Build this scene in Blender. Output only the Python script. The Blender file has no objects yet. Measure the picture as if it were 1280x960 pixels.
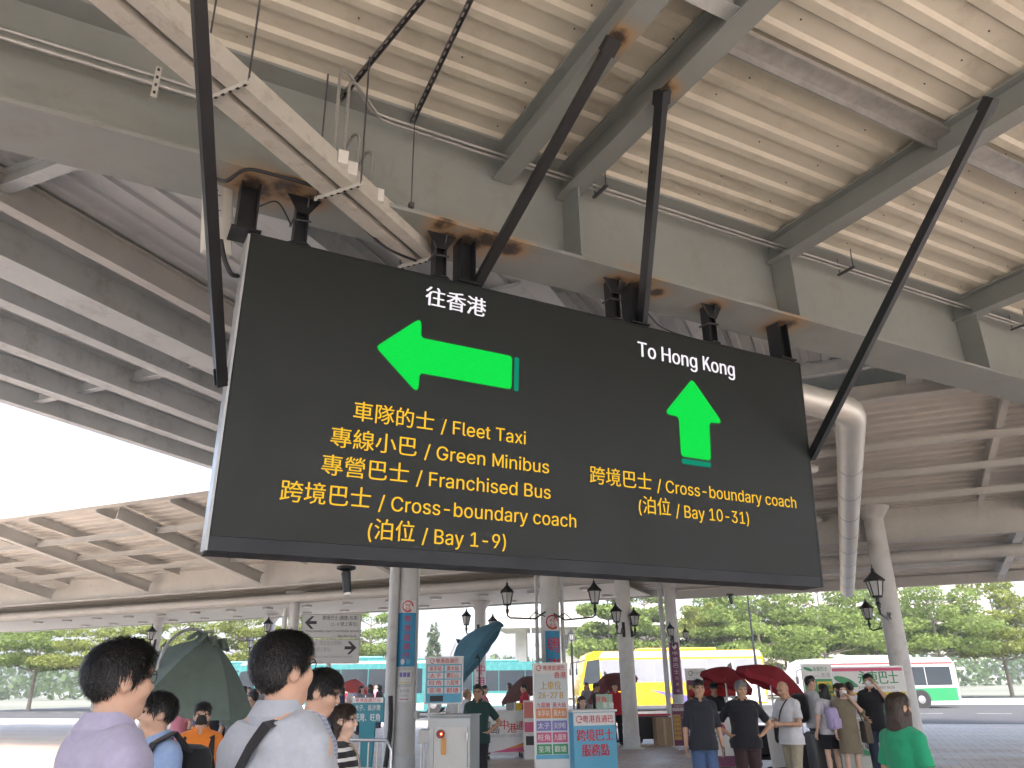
import bpy, bmesh, math, random
import numpy as np
from mathutils import Vector, Matrix, Euler
random.seed(7); RNG = np.random.default_rng(7)
R = math.radians
SC = bpy.context.scene
COL = SC.collection
# ------------------------------------------------------------ camera
FOC, PITCH, ROLL, YAW, EYE = 959.1, R(21.294), R(-0.811), R(28.163), 1.70
_fw = Vector((math.sin(YAW)*math.cos(PITCH), math.cos(YAW)*math.cos(PITCH), math.sin(PITCH)))
_r0 = Vector((math.cos(YAW), -math.sin(YAW), 0)); _u0 = _r0.cross(_fw)
_rt = _r0*math.cos(ROLL)+_u0*math.sin(ROLL); _up = -_r0*math.sin(ROLL)+_u0*math.cos(ROLL)
cam_d = bpy.data.cameras.new('camera'); cam = bpy.data.objects.new('camera', cam_d); COL.objects.link(cam)
cam_d.sensor_fit = 'HORIZONTAL'; cam_d.sensor_width = 36; cam_d.lens = FOC/1280*36
cam_d.clip_start = .05; cam_d.clip_end = 3000
cam.matrix_world = Matrix(((_rt.x,_up.x,-_fw.x,0),(_rt.y,_up.y,-_fw.y,0),(_rt.z,_up.z,-_fw.z,EYE),(0,0,0,1)))
SC.camera = cam
# ------------------------------------------------------------ sky, sun, exposure
w = bpy.data.worlds.new('World'); SC.world = w; w.use_nodes = True
nt = w.node_tree; bg = nt.nodes['Background']
sky = nt.nodes.new('ShaderNodeTexSky'); sky.sky_type = 'NISHITA'; sky.sun_disc = False
SUN_EL, SUN_AZ = R(58), R(250)          # azimuth: angle of the sun seen from above, counted from +X
sky.sun_elevation = SUN_EL; sky.sun_rotation = math.pi/2-SUN_AZ
sky.air_density = 1.0; sky.dust_density = 6.0; sky.ozone_density = 1.5
bg.inputs['Strength'].default_value = .15
nt.links.new(sky.outputs[0], bg.inputs[0])
sl = bpy.data.lights.new('sun', 'SUN'); sl.energy = 1.0; sl.angle = R(18); sl.color = (1,.97,.92)
so = bpy.data.objects.new('sun', sl); COL.objects.link(so)
sd = Vector((math.cos(SUN_AZ)*math.cos(SUN_EL), math.sin(SUN_AZ)*math.cos(SUN_EL), math.sin(SUN_EL)))
so.rotation_euler = sd.to_track_quat('Z','Y').to_euler()
SC.view_settings.view_transform = 'Standard'; SC.view_settings.look = 'None'
SC.view_settings.exposure = 2.3; SC.view_settings.gamma = 1
SC.render.engine = 'CYCLES'
cy = SC.cycles; cy.use_denoising = True; cy.max_bounces = 9; cy.diffuse_bounces = 6; cy.glossy_bounces = 3
cy.transmission_bounces = 4; cy.transparent_max_bounces = 8; cy.caustics_reflective = False; cy.caustics_refractive = False
cy.sample_clamp_indirect = 8

# ------------------------------------------------------------ points of the place from the camera's survey
def ray(x, y): return (_fw*FOC + _rt*(x-640) - _up*(y-480)).normalized()
EYEP = Vector((0,0,EYE))
def atZ(x, y, z): d = ray(x,y); return EYEP + d*((z-EYE)/d.z)
def atY(x, y, Y): d = ray(x,y); return EYEP + d*(Y/d.y)
def atD(x, y, dep): d = _fw*FOC + _rt*(x-640) - _up*(y-480); return EYEP + d*(dep/FOC)
def hor(x): # height of the horizon in column x
    a, b = 600., 1000.
    for _ in range(40):
        m = (a+b)/2
        if ray(x,m).z > 0: a = m
        else: b = m
    return (a+b)/2
def gnd(x, dep, z=0): p = atD(x, hor(x), dep); return Vector((p.x,p.y,z))
VIEW = math.degrees(math.atan2(_fw.y,_fw.x))         # compass of the view, degrees from +X
DAZ = R(38.5); DD = Vector((math.cos(DAZ), math.sin(DAZ), 0)); EE = Vector((-DD.y, DD.x, 0))
def de(d, e, z=0): return DD*d + EE*e + Vector((0,0,z))

# ------------------------------------------------------------ materials
MATS = {}
def N(t, kind, **kw):
    n = t.nodes.new(kind)
    for k, v in kw.items():
        if k[0] == '_': setattr(n, k[1:], v)
        else: n.inputs[int(k[1:]) if k[0]=='i' and k[1:].isdigit() else k].default_value = v
    return n
def mat(name, col, rough=.55, metal=0., var=.12, scale=3., bump=0., bscale=60., emit=None, estr=1., trans=0., spec=.5, dirt=None, coat=0., sheen=0.):
    if name in MATS: return MATS[name]
    m = bpy.data.materials.new(name); m.use_nodes = True; t = m.node_tree; b = t.nodes['Principled BSDF']
    MATS[name] = m
    c4 = (*col, 1)
    b.inputs['Roughness'].default_value = rough; b.inputs['Metallic'].default_value = metal
    b.inputs['Specular IOR Level'].default_value = spec
    if coat: b.inputs['Coat Weight'].default_value = coat
    if sheen: b.inputs['Sheen Weight'].default_value = sheen
    tc = N(t,'ShaderNodeTexCoord')
    if emit:
        b.inputs['Emission Color'].default_value = (*emit,1); b.inputs['Emission Strength'].default_value = estr
    b.inputs['Base Color'].default_value = c4
    if var:
        nz = N(t,'ShaderNodeTexNoise', Scale=scale, Detail=5., Roughness=.6); t.links.new(tc.outputs['Object'], nz.inputs['Vector'])
        mr = N(t,'ShaderNodeMapRange', i1=.3, i2=.7, i3=1-var, i4=1+var*.6); t.links.new(nz.outputs[0], mr.inputs[0])
        mx = N(t,'ShaderNodeVectorMath', _operation='SCALE'); mx.inputs[0].default_value = col
        t.links.new(mr.outputs[0], mx.inputs['Scale']); last = mx.outputs[0]
        if dirt:
            n2 = N(t,'ShaderNodeTexNoise', Scale=dirt[1], Detail=8., Roughness=.75); t.links.new(tc.outputs['Object'], n2.inputs['Vector'])
            r2 = N(t,'ShaderNodeMapRange', i1=.52, i2=.72, i3=0., i4=dirt[2]); t.links.new(n2.outputs[0], r2.inputs[0])
            m2 = N(t,'ShaderNodeMix', _data_type='RGBA'); t.links.new(r2.outputs[0], m2.inputs[0]); t.links.new(last, m2.inputs[6]); m2.inputs[7].default_value = (*dirt[0],1); last = m2.outputs[2]
        t.links.new(last, b.inputs['Base Color'])
        rr = N(t,'ShaderNodeMapRange', i1=.3, i2=.7, i3=max(.02,rough-.08), i4=min(1,rough+.08)); t.links.new(nz.outputs[0], rr.inputs[0]); t.links.new(rr.outputs[0], b.inputs['Roughness'])
    if bump:
        n3 = N(t,'ShaderNodeTexNoise', Scale=bscale, Detail=4.); t.links.new(tc.outputs['Object'], n3.inputs['Vector'])
        bp = N(t,'ShaderNodeBump', Strength=bump, Distance=.02); t.links.new(n3.outputs[0], bp.inputs['Height']); t.links.new(bp.outputs[0], b.inputs['Normal'])
    if trans:
        out = t.nodes['Material Output']; tr = N(t,'ShaderNodeBsdfTranslucent'); ms = N(t,'ShaderNodeMixShader'); ms.inputs[0].default_value = trans
        src = b.inputs['Base Color'].links
        if src: t.links.new(src[0].from_socket, tr.inputs[0])
        else: tr.inputs[0].default_value = c4
        t.links.new(b.outputs[0], ms.inputs[1]); t.links.new(tr.outputs[0], ms.inputs[2]); t.links.new(ms.outputs[0], out.inputs[0])
    return m
def glow(name, col, s):
    return mat(name, (.002,.002,.002), .6, var=0, emit=col, estr=s, spec=.05)

# ------------------------------------------------------------ mesh builder
class MB:
    def __init__(s, org=None):
        s.v = []; s.f = []; s.m = []; s.k = 0; s.org = Vector(org) if org is not None else Vector((0,0,0))
    def raw(s, vs, fs, M=None):
        b = len(s.v)
        for p in vs:
            p = Vector(p)
            if M is not None: p = M @ p
            s.v.append(p - s.org)
        for f in fs: s.f.append([b+i for i in f]); s.m.append(s.k)
        return s
    def box(s, c, size, M=None, rz=0, bev=0):
        x,y,z = size[0]/2,size[1]/2,size[2]/2
        T = Matrix.Translation(c) @ Matrix.Rotation(rz,4,'Z')
        if M is not None: T = M @ T
        if bev:
            b = min(bev, x*.9, y*.9, z*.9); vs = []; fs = []
            pr = []
            for k in range(4):
                cx = (x-b)*(1 if k in (0,3) else -1); cyy = (y-b)*(1 if k in (0,1) else -1)
                for j in range(4):
                    a = math.pi/2*k + math.pi/2*j/3
                    pr.append((cx, cyy, math.cos(a), math.sin(a)))
            lv = [(-z,0),(-z+b*.3,.7),(-z+b,1),(z-b,1),(z-b*.3,.7),(z,0)]
            n = len(pr)
            for zz,q in lv:
                for cx,cyy,ca,sa in pr: vs.append((cx+ca*b*q, cyy+sa*b*q, zz))
            for r in range(5):
                for i in range(n): fs.append((r*n+i, r*n+(i+1)%n, (r+1)*n+(i+1)%n, (r+1)*n+i))
            fs.append(tuple(range(n-1,-1,-1))); fs.append(tuple(range(5*n,6*n)))
            return s.raw(vs, fs, T)
        vs = [(a*x,b*y,c_*z) for a in (-1,1) for b in (-1,1) for c_ in (-1,1)]
        return s.raw(vs, [(0,1,3,2),(4,6,7,5),(0,4,5,1),(2,3,7,6),(0,2,6,4),(1,5,7,3)], T)
    def frame(s, p0, p1, up=(0,0,1)):
        p0=Vector(p0);p1=Vector(p1);z=(p1-p0).normalized();u=Vector(up)
        if abs(z.dot(u))>.98: u=Vector((0,1,0))
        x=u.cross(z).normalized();y=z.cross(x)
        return Matrix(((x.x,y.x,z.x,p0.x),(x.y,y.y,z.y,p0.y),(x.z,y.z,z.z,p0.z),(0,0,0,1))), (p1-p0).length
    def bar(s, p0, p1, w, h, up=(0,0,1)):
        T,L = s.frame(p0,p1,up); return s.box((0,0,L/2),(w,h,L),T)
    def ibeam(s, p0, p1, H, W, t=.02, up=(0,0,1)):      # p0,p1 run along the underside centre
        T,L = s.frame(p0,p1,up)
        s.box((0,t/2,L/2),(W,t,L),T); s.box((0,H-t/2,L/2),(W,t,L),T); return s.box((0,H/2,L/2),(t*.8,H-2*t-.002,L-.002),T)
    def cyl(s, p0, p1, r0, r1=None, n=16, cap=True):
        r1 = r0 if r1 is None else r1; T,L = s.frame(p0,p1)
        vs=[(math.cos(2*math.pi*i/n)*r0,math.sin(2*math.pi*i/n)*r0,0) for i in range(n)]+[(math.cos(2*math.pi*i/n)*r1,math.sin(2*math.pi*i/n)*r1,L) for i in range(n)]
        fs=[(i,(i+1)%n,n+(i+1)%n,n+i) for i in range(n)]
        if cap: fs+=[tuple(range(n-1,-1,-1)),tuple(range(n,2*n))]
        return s.raw(vs,fs,T)
    def tube(s, pts, r, n=8):
        pts=[Vector(p) for p in pts]; rs = r if isinstance(r,(list,tuple)) else [r]*len(pts); vs=[];fs=[]; px=None
        for i,p in enumerate(pts):
            d=((pts[i+1] if i<len(pts)-1 else p)-(pts[i-1] if i else p)).normalized()
            if px is None:
                a=Vector((0,0,1)) if abs(d.z)<.9 else Vector((1,0,0)); px=a.cross(d).normalized()
            px=(px-d*px.dot(d)).normalized(); py=d.cross(px)
            for k in range(n):
                a=2*math.pi*k/n; vs.append(p+px*math.cos(a)*rs[i]+py*math.sin(a)*rs[i])
        for i in range(len(pts)-1):
            for k in range(n): fs.append((i*n+k,i*n+(k+1)%n,(i+1)*n+(k+1)%n,(i+1)*n+k))
        fs.append(tuple(range(n-1,-1,-1))); b=(len(pts)-1)*n; fs.append(tuple(range(b,b+n)))
        return s.raw(vs,fs)
    def ribbon(s, pts, nrm, w, t):                       # flat strap along pts; nrm(i) = outward normal
        vs=[];fs=[];n=len(pts)
        for i,p in enumerate(pts):
            p=Vector(p);d=(Vector(pts[min(i+1,n-1)])-Vector(pts[max(i-1,0)])).normalized();nn=Vector(nrm[i]).normalized();sd=d.cross(nn).normalized()
            for a,b in ((-1,0),(1,0),(1,1),(-1,1)): vs.append(p+sd*a*w/2+nn*b*t)
        for i in range(n-1):
            for k in range(4): fs.append((i*4+k,i*4+(k+1)%4,(i+1)*4+(k+1)%4,(i+1)*4+k))
        fs+= [(3,2,1,0),tuple((n-1)*4+k for k in range(4))]
        return s.raw(vs,fs)
    def lathe(s, prof, M=None, n=24):
        vs=[];fs=[]
        for r,z in prof:
            for k in range(n): a=2*math.pi*k/n; vs.append((r*math.cos(a),r*math.sin(a),z))
        for i in range(len(prof)-1):
            for k in range(n): fs.append((i*n+k,i*n+(k+1)%n,(i+1)*n+(k+1)%n,(i+1)*n+k))
        fs.append(tuple(range(n-1,-1,-1))); b=(len(prof)-1)*n; fs.append(tuple(range(b,b+n)))
        return s.raw(vs,fs,M)
    def prism(s, poly, t, M=None):                       # polygon in local xy, thickness along z
        n=len(poly); vs=[(x,y,0) for x,y in poly]+[(x,y,t) for x,y in poly]
        return s.raw(vs,[tuple(range(n-1,-1,-1)),tuple(range(n,2*n))]+[(i,(i+1)%n,n+(i+1)%n,n+i) for i in range(n)],M)
    def sphere(s, c, r, n=12, m=8):
        r = r if isinstance(r,(tuple,list)) else (r,r,r); c=Vector(c)
        vs=[c+Vector((0,0,-r[2]))];fs=[]
        for j in range(1,m):
            b=-math.pi/2+math.pi*j/m
            for k in range(n): a=2*math.pi*k/n; vs.append(c+Vector((r[0]*math.cos(b)*math.cos(a),r[1]*math.cos(b)*math.sin(a),r[2]*math.sin(b))))
        vs.append(c+Vector((0,0,r[2])))
        for k in range(n): fs.append((0,1+(k+1)%n,1+k)); fs.append((len(vs)-1,len(vs)-1-n+k,len(vs)-1-n+(k+1)%n))
        for j in range(m-2):
            for k in range(n): a=1+j*n; fs.append((a+k,a+(k+1)%n,a+n+(k+1)%n,a+n+k))
        return s.raw(vs,fs)
    def build(s, name, mats, parent=None, smooth=False):
        me=bpy.data.meshes.new(name); me.from_pydata([tuple(p) for p in s.v],[],s.f)
        for m in (mats if isinstance(mats,(list,tuple)) else [mats]): me.materials.append(m)
        if max(s.m,default=0)>0: me.polygons.foreach_set('material_index',s.m)
        if smooth:
            me.polygons.foreach_set('use_smooth',[True]*len(me.polygons))
            if smooth!='all': me.set_sharp_from_angle(angle=R(40))
        me.validate(); me.update()
        return put(name, me, parent)
def put(name, me, parent=None):
    o=bpy.data.objects.new(name,me); COL.objects.link(o)
    if parent is not None: o.parent=parent
    return o
def tag(o, label=None, cat=None, group=None, kind=None):
    if label: o['label']=label
    if cat: o['category']=cat
    if group: o['group']=group
    if kind: o['kind']=kind
    return o
def thing(name, loc, label, cat, group=None, rz=0):
    o=bpy.data.objects.new(name,None); COL.objects.link(o); o.empty_display_size=.2; o.location=loc; o.rotation_euler=(0,0,rz)
    return tag(o,label,cat,group)
def copy_tree(o, parent=None):
    c=o.copy(); COL.objects.link(c)
    if parent is not None: c.parent=parent
    for ch in list(o.children): copy_tree(ch,c)
    return c
# ------------------------------------------------------------ writing
_tc = bpy.data.curves.new('writing','FONT')
BUILTIN = LATIN = _tc.font
try:                                                     # Blender's own bundled sans; its fallback stack brings the Chinese glyphs
    import os
    _fp = os.path.join(bpy.utils.system_resource('DATAFILES', path='fonts'), 'Inter.woff2')
    if os.path.exists(_fp): LATIN = bpy.data.fonts.load(_fp)
except Exception: pass
_to = bpy.data.objects.new('writing',_tc)
def _run(body, font):
    _tc.font=font; _tc.body=body; _tc.size=1; _tc.resolution_u=2; _tc.fill_mode='FRONT'
    me=bpy.data.meshes.new_from_object(_to); co=np.zeros(len(me.vertices)*3); me.vertices.foreach_get('co',co); return me,co.reshape(-1,3)
def text_mesh(body, h, width=None):
    """mesh in the xy plane, centred; h = height of a Chinese square / line; width = forced total width.
    Latin runs use the sans face, Chinese runs the built-in face with its fallback glyphs"""
    runs=[]
    for ch in body:
        k=ord(ch)<0x2000
        if ch in 'KM': runs.append([2,ch]); continue
        if ch==' ' and runs: runs[-1][1]+=ch
        elif runs and runs[-1][0]==k: runs[-1][1]+=ch
        else: runs.append([k,ch])
    x=0.; vs=[];fs=[]
    for k,tx in runs:
        core=tx.rstrip(' ')
        if core:
            b_=len(vs)
            if k==2:                                     # K and M drawn as strokes (their outlines overlap in the font)
                hc=_run('H',LATIN)[1]*1.28; H=float(hc[:,1].max()); s=.118*H
                if core=='K': w_=.64*H; ps=[[(0,0),(s,0),(s,H),(0,H)],[(s,.33*H),(s,.33*H+1.45*s),(w_-1.4*s,H),(w_-.02,H)],[(.24*H,.50*H),(.24*H+.85*s,.64*H),(w_+.05,0),(w_+.05-1.3*s,0)]]
                else: w_=.88*H; ps=[[(0,0),(s,0),(s,H),(0,H)],[(w_-s,0),(w_,0),(w_,H),(w_-s,H)],[(s,H),(s,H-1.5*s),(w_/2-.5*s,.10*H),(w_/2+.0*s,.10*H),(w_/2,.32*H)],[(w_-s,H-1.5*s),(w_-s,H),(w_/2,.32*H),(w_/2,.10*H),(w_/2+.5*s,.10*H)]]
                for j,pl in enumerate(ps): q0=len(vs); vs+=[(x+.07+a,b2-.08,j*.0003) for a,b2 in pl]; fs.append(list(range(q0,q0+len(pl))))
                x+=w_+.12; x+=.27*(len(tx)-len(core)); continue
            me,co=_run(core,LATIN if k else BUILTIN)
            if k and len(co): co=co*1.28; co[:,1]-=.08
            if len(co):
                x0=co[:,0].min(); off=x+.05-x0
                vs+=[(c[0]+off,c[1],0) for c in co]; fs+=[[b_+i for i in p.vertices] for p in me.polygons]; x=co[:,0].max()+off+.05
            bpy.data.meshes.remove(me)
        x+=.27*(len(tx)-len(core))
    out=bpy.data.meshes.new('writing')
    if not vs: return out
    co=np.array(vs); x0,x1=co[:,0].min(),co[:,0].max(); sx=h if width is None else width/(x1-x0)
    co[:,0]=(co[:,0]-(x0+x1)/2)*sx; co[:,1]=(co[:,1]-.36)*h; co[:,2]*=h
    out.from_pydata(co.tolist(),[],fs); out.update(); return out
def xform(me, M=None, fn=None):
    for v in me.vertices:
        p=v.co
        if fn: p=Vector(fn(p))
        v.co = M@p if M is not None else p
    me.update(); return me
def join_meshes(name, parts, mats):                      # parts: list of (mesh, material index)
    vs=[];fs=[];mi=[]
    for me,k in parts:
        b=len(vs); vs+= [tuple(v.co) for v in me.vertices]
        for p in me.polygons: fs.append([b+i for i in p.vertices]); mi.append(k)
    out=bpy.data.meshes.new(name); out.from_pydata(vs,[],fs)
    for m in mats: out.materials.append(m)
    out.polygons.foreach_set('material_index',mi); out.update(); return out
def write(name, lines, parent, mats, M, fn=None):
    """lines: (text, x, y, h, width|None, material index, bold) in a panel's local xy; M panel -> parent space"""
    if not isinstance(mats,(list,tuple)): mats=[mats]
    ps=[]
    for ln in lines:
        tx,x,y,h,wd,k,bo = (list(ln)+[None,0,0.][len(ln)-4:])[:7]
        for j,sh in enumerate(((-bo,bo) if bo else (0,))):      # heavier stroke: a second impression 0.4 mm prouder
            me=text_mesh(tx,h,wd); dx=sh*h
            if fn: me=slice_x(me,.022)
            ps.append((xform(me,M,lambda p,x=x+dx,y=y,j=j:(fn((p.x+x,p.y+y,p.z+j*.0006)) if fn else (p.x+x,p.y+y,p.z+j*.0006))),k))
    return put(name, join_meshes(name,ps,mats), parent)
def slice_x(me, step):                                   # cut a flat mesh into strips so that it can follow a round shaft
    bm=bmesh.new(); bm.from_mesh(me); xs=[v.co.x for v in bm.verts]
    if xs:
        x=min(xs)+step
        while x<max(xs):
            bmesh.ops.bisect_plane(bm,geom=bm.verts[:]+bm.edges[:]+bm.faces[:],plane_co=(x,0,0),plane_no=(1,0,0)); x+=step
    bm.to_mesh(me); bm.free(); return me
def panelM(o, right, up):
    r=Vector(right).normalized();u=Vector(up).normalized();n=r.cross(u);o=Vector(o)
    return Matrix(((r.x,u.x,n.x,o.x),(r.y,u.y,n.y,o.y),(r.z,u.z,n.z,o.z),(0,0,0,1)))
def round_poly(poly, r, seg=5):
    out=[];n=len(poly)
    for i in range(n):
        a,b,c=Vector(poly[i-1]),Vector(poly[i]),Vector(poly[(i+1)%n]); u=(a-b).normalized();v=(c-b).normalized()
        half=u.angle(v)/2; d=min(r/math.tan(half) if half>.05 else r,(a-b).length*.45,(c-b).length*.45)
        p0,p1=b+u*d,b+v*d
        for k in range(seg+1): t=k/seg; q=p0*(1-t)**2+b*2*t*(1-t)+p1*t*t; out.append((q.x,q.y))
    return out
# ============================================================ materials of the place
GREY=mat('painted steel',(.60,.635,.65),.55,var=.12,scale=1.2,bump=.05,bscale=25,dirt=((.20,.18,.15),2.2,.5))
LGREY=mat('pale painted steel',(.55,.545,.52),.5,var=.1,scale=1.5,dirt=((.3,.27,.22),3.,.45))
DECK=mat('cream roof sheet',(.62,.595,.51),.55,var=.12,scale=.5,dirt=((.40,.36,.28),1.1,.7))
SCREW=mat('dark screw',(.05,.045,.04),.6,var=0)
BLACK=mat('black painted steel',(.011,.012,.015),.45,var=.25,scale=6,bump=.08,bscale=40)
DARKS=mat('dark slotted steel',(.10,.10,.11),.5,metal=.3,var=.2)
GALV=mat('galvanised steel',(.45,.45,.44),.42,metal=.55,var=.2,scale=8)
WHITEP=mat('white enamel',(.72,.72,.70),.4,var=.06,dirt=((.45,.42,.38),5.,.3))
RUBBER=mat('black cable rubber',(.02,.02,.022),.6,var=0)
COLM=mat('grey column paint',(.62,.63,.63),.42,var=.10,scale=1.6,dirt=((.30,.28,.25),2.6,.5),bump=.06,bscale=12)
CONC=mat('concrete',(.55,.54,.50),.85,var=.12,scale=.6,bump=.1,bscale=8,dirt=((.35,.33,.3),.5,.4))
def rusty(name, col, spots):
    """painted steel with rust blooms at given places (object space) - each spot (point, radius)"""
    m=mat(name,col,.55,var=.1,scale=1.2,bump=.05,bscale=25,dirt=((.22,.2,.17),2.2,.45)); t=m.node_tree; b=t.nodes['Principled BSDF']
    tc=N(t,'ShaderNodeTexCoord'); nz=N(t,'ShaderNodeTexNoise',Scale=5.,Detail=8.,Roughness=.7); t.links.new(tc.outputs['Object'],nz.inputs['Vector'])
    acc=None
    for p,r in spots:
        d=N(t,'ShaderNodeVectorMath',_operation='DISTANCE'); t.links.new(tc.outputs['Object'],d.inputs[0]); d.inputs[1].default_value=p
        mr=N(t,'ShaderNodeMapRange',i1=r*.15,i2=r,i3=1.,i4=0.); t.links.new(d.outputs['Value'],mr.inputs[0])
        if acc is None: acc=mr.outputs[0]
        else:
            mx=N(t,'ShaderNodeMath',_operation='MAXIMUM'); t.links.new(acc,mx.inputs[0]); t.links.new(mr.outputs[0],mx.inputs[1]); acc=mx.outputs[0]
    ad=N(t,'ShaderNodeMath',_operation='MULTIPLY_ADD'); t.links.new(nz.outputs[0],ad.inputs[0]); ad.inputs[1].default_value=1.6; ad.inputs[2].default_value=-.85
    sm=N(t,'ShaderNodeMath',_operation='ADD'); t.links.new(acc,sm.inputs[0]); t.links.new(ad.outputs[0],sm.inputs[1])
    ml=N(t,'ShaderNodeMath',_operation='MULTIPLY'); t.links.new(sm.outputs[0],ml.inputs[0]); t.links.new(acc,ml.inputs[1])
    mk=N(t,'ShaderNodeMapRange',i1=.08,i2=.75,i3=0.,i4=.92); t.links.new(ml.outputs[0],mk.inputs[0])
    rc=N(t,'ShaderNodeValToRGB'); rc.color_ramp.elements[0].color=(.42,.25,.11,1); rc.color_ramp.elements[1].color=(.05,.03,.02,1); rc.color_ramp.elements[0].position=.55; rc.color_ramp.elements[1].position=.95
    t.links.new(ml.outputs[0],rc.inputs[0])
    mix=N(t,'ShaderNodeMix',_data_type='RGBA'); src=b.inputs['Base Color'].links[0].from_socket
    t.links.new(mk.outputs[0],mix.inputs[0]); t.links.new(src,mix.inputs[6]); t.links.new(rc.outputs[0],mix.inputs[7]); t.links.new(mix.outputs[2],b.inputs['Base Color'])
    return m
# ============================================================ ground
def ground_mats():
    m=bpy.data.materials.new('paving tiles'); m.use_nodes=True; t=m.node_tree; b=t.nodes['Principled BSDF']
    tc=N(t,'ShaderNodeTexCoord'); mp=N(t,'ShaderNodeMapping'); mp.inputs['Rotation'].default_value=(0,0,-DAZ); t.links.new(tc.outputs['Object'],mp.inputs[0])
    br=N(t,'ShaderNodeTexBrick',Scale=1.); br.inputs['Color1'].default_value=(.47,.385,.325,1); br.inputs['Color2'].default_value=(.55,.46,.395,1); br.inputs['Mortar'].default_value=(.14,.12,.105,1)
    br.inputs['Mortar Size'].default_value=.006; br.inputs['Brick Width'].default_value=.4; br.inputs['Row Height'].default_value=.2; t.links.new(mp.outputs[0],br.inputs['Vector'])
    wv=N(t,'ShaderNodeTexWave',Scale=.16,Distortion=0.); wv.wave_profile='SIN'; t.links.new(mp.outputs[0],wv.inputs['Vector'])
    mr=N(t,'ShaderNodeMapRange',i1=.86,i2=.88); t.links.new(wv.outputs[1],mr.inputs[0])
    mx=N(t,'ShaderNodeMix',_data_type='RGBA'); t.links.new(mr.outputs[0],mx.inputs[0]); t.links.new(br.outputs[0],mx.inputs[6]); mx.inputs[7].default_value=(.50,.46,.40,1)
    nz=N(t,'ShaderNodeTexNoise',Scale=.5,Detail=6.,Roughness=.65); t.links.new(tc.outputs['Object'],nz.inputs[0])
    r2=N(t,'ShaderNodeMapRange',i1=.3,i2=.7,i3=.7,i4=1.2); t.links.new(nz.outputs[0],r2.inputs[0])
    sc=N(t,'ShaderNodeVectorMath',_operation='SCALE'); t.links.new(mx.outputs[2],sc.inputs[0]); t.links.new(r2.outputs[0],sc.inputs['Scale']); t.links.new(sc.outputs[0],b.inputs['Base Color'])
    rr=N(t,'ShaderNodeMapRange',i1=.35,i2=.65,i3=.35,i4=.62); t.links.new(nz.outputs[0],rr.inputs[0]); t.links.new(rr.outputs[0],b.inputs['Roughness'])
    bp=N(t,'ShaderNodeBump',Strength=.25,Distance=.01); t.links.new(br.outputs['Fac'],bp.inputs['Height']); bp.invert=True; t.links.new(bp.outputs[0],b.inputs['Normal'])
    return m
ASPH=mat('asphalt',(.055,.055,.058),.85,var=.25,scale=.7,bump=.15,bscale=90)
PAVE=ground_mats()
o=MB().raw([(-900,-900,-.13),(900,-900,-.13),(900,900,-.13),(-900,900,-.13)],[(0,1,2,3)]).build('ground',mat('far ground',(.16,.17,.13),.9,var=.3,scale=.05)); tag(o,kind='structure')
def quadde(name,d0,d1,e0,e1,z,m): 
    o=MB().raw([de(d0,e0,z),de(d1,e0,z),de(d1,e1,z),de(d0,e1,z)],[(0,1,2,3)]).build(name,m); return tag(o,kind='structure')
quadde('road',36,66,-60,80,-.12,ASPH)
mb=MB()
T=Matrix.Rotation(DAZ,4,'Z'); mb.box((5,8,-.08),(62,110,.16),T)
tag(mb.build('pavement',PAVE),kind='structure')
mb=MB(); mb.box((36.16,8,-.06),(.3,110,.14),T); tag(mb.build('kerb',CONC),kind='structure')
mb=MB(); mb.box((72,0,-.06),(12,160,.14),T); tag(mb.build('far_pavement',CONC),kind='structure')
mb=MB()
for k in range(-16,24):
    mb.raw([de(50,k*3.2,-.116),de(50.14,k*3.2,-.116),de(50.14,k*3.2+1.6,-.116),de(50,k*3.2+1.6,-.116)],[(0,1,2,3)])
tag(mb.build('road_marking',mat('road paint',(.7,.7,.66),.7,var=.2,scale=4)),kind='structure')

# ============================================================ near canopy: deck, plate girder, rafters
DZ=7.40; GY=6.50
near=thing('station_canopy',(0,6.5,0),'near cream ribbed canopy roof with grey steel rafters right above the LED sign','canopy')
NO=Vector((0,6.5,0))
mb=MB(NO)
# trapezoid ribs along X; profile across Y
ys=np.arange(-6.2,GY+.3,.37); vs=[];prof=[]
for y in ys:
    prof+=[(y,DZ+.045),(y+.20,DZ+.045),(y+.235,DZ),(y+.335,DZ)]
prof=[(a,b) for a,b in prof if a<=GY+.35]
X0,X1=-13.,26.
n=len(prof)
vs=[(X0,a,b) for a,b in prof]+[(X1,a,b) for a,b in prof]
fs=[(i,i+1,n+i+1,n+i) for i in range(n-1)]
mb.raw(vs,fs); mb.raw([(X0,-6.2,DZ+.12),(X1,-6.2,DZ+.12),(X1,GY+.5,DZ+.12),(X0,GY+.5,DZ+.12)],[(0,1,2,3)])
mb.k=1
for y in ys[8:]:
    for x in np.arange(-4,20,.9):
        xx=x+random.uniform(-.12,.12); yy=y+.03+random.uniform(0,.13)
        if random.random()<.8: mb.cyl((xx,yy,DZ+.047),(xx,yy,DZ+.035),.0085,n=6)
mb.build('roof_sheet',[DECK,SCREW],near)
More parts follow.
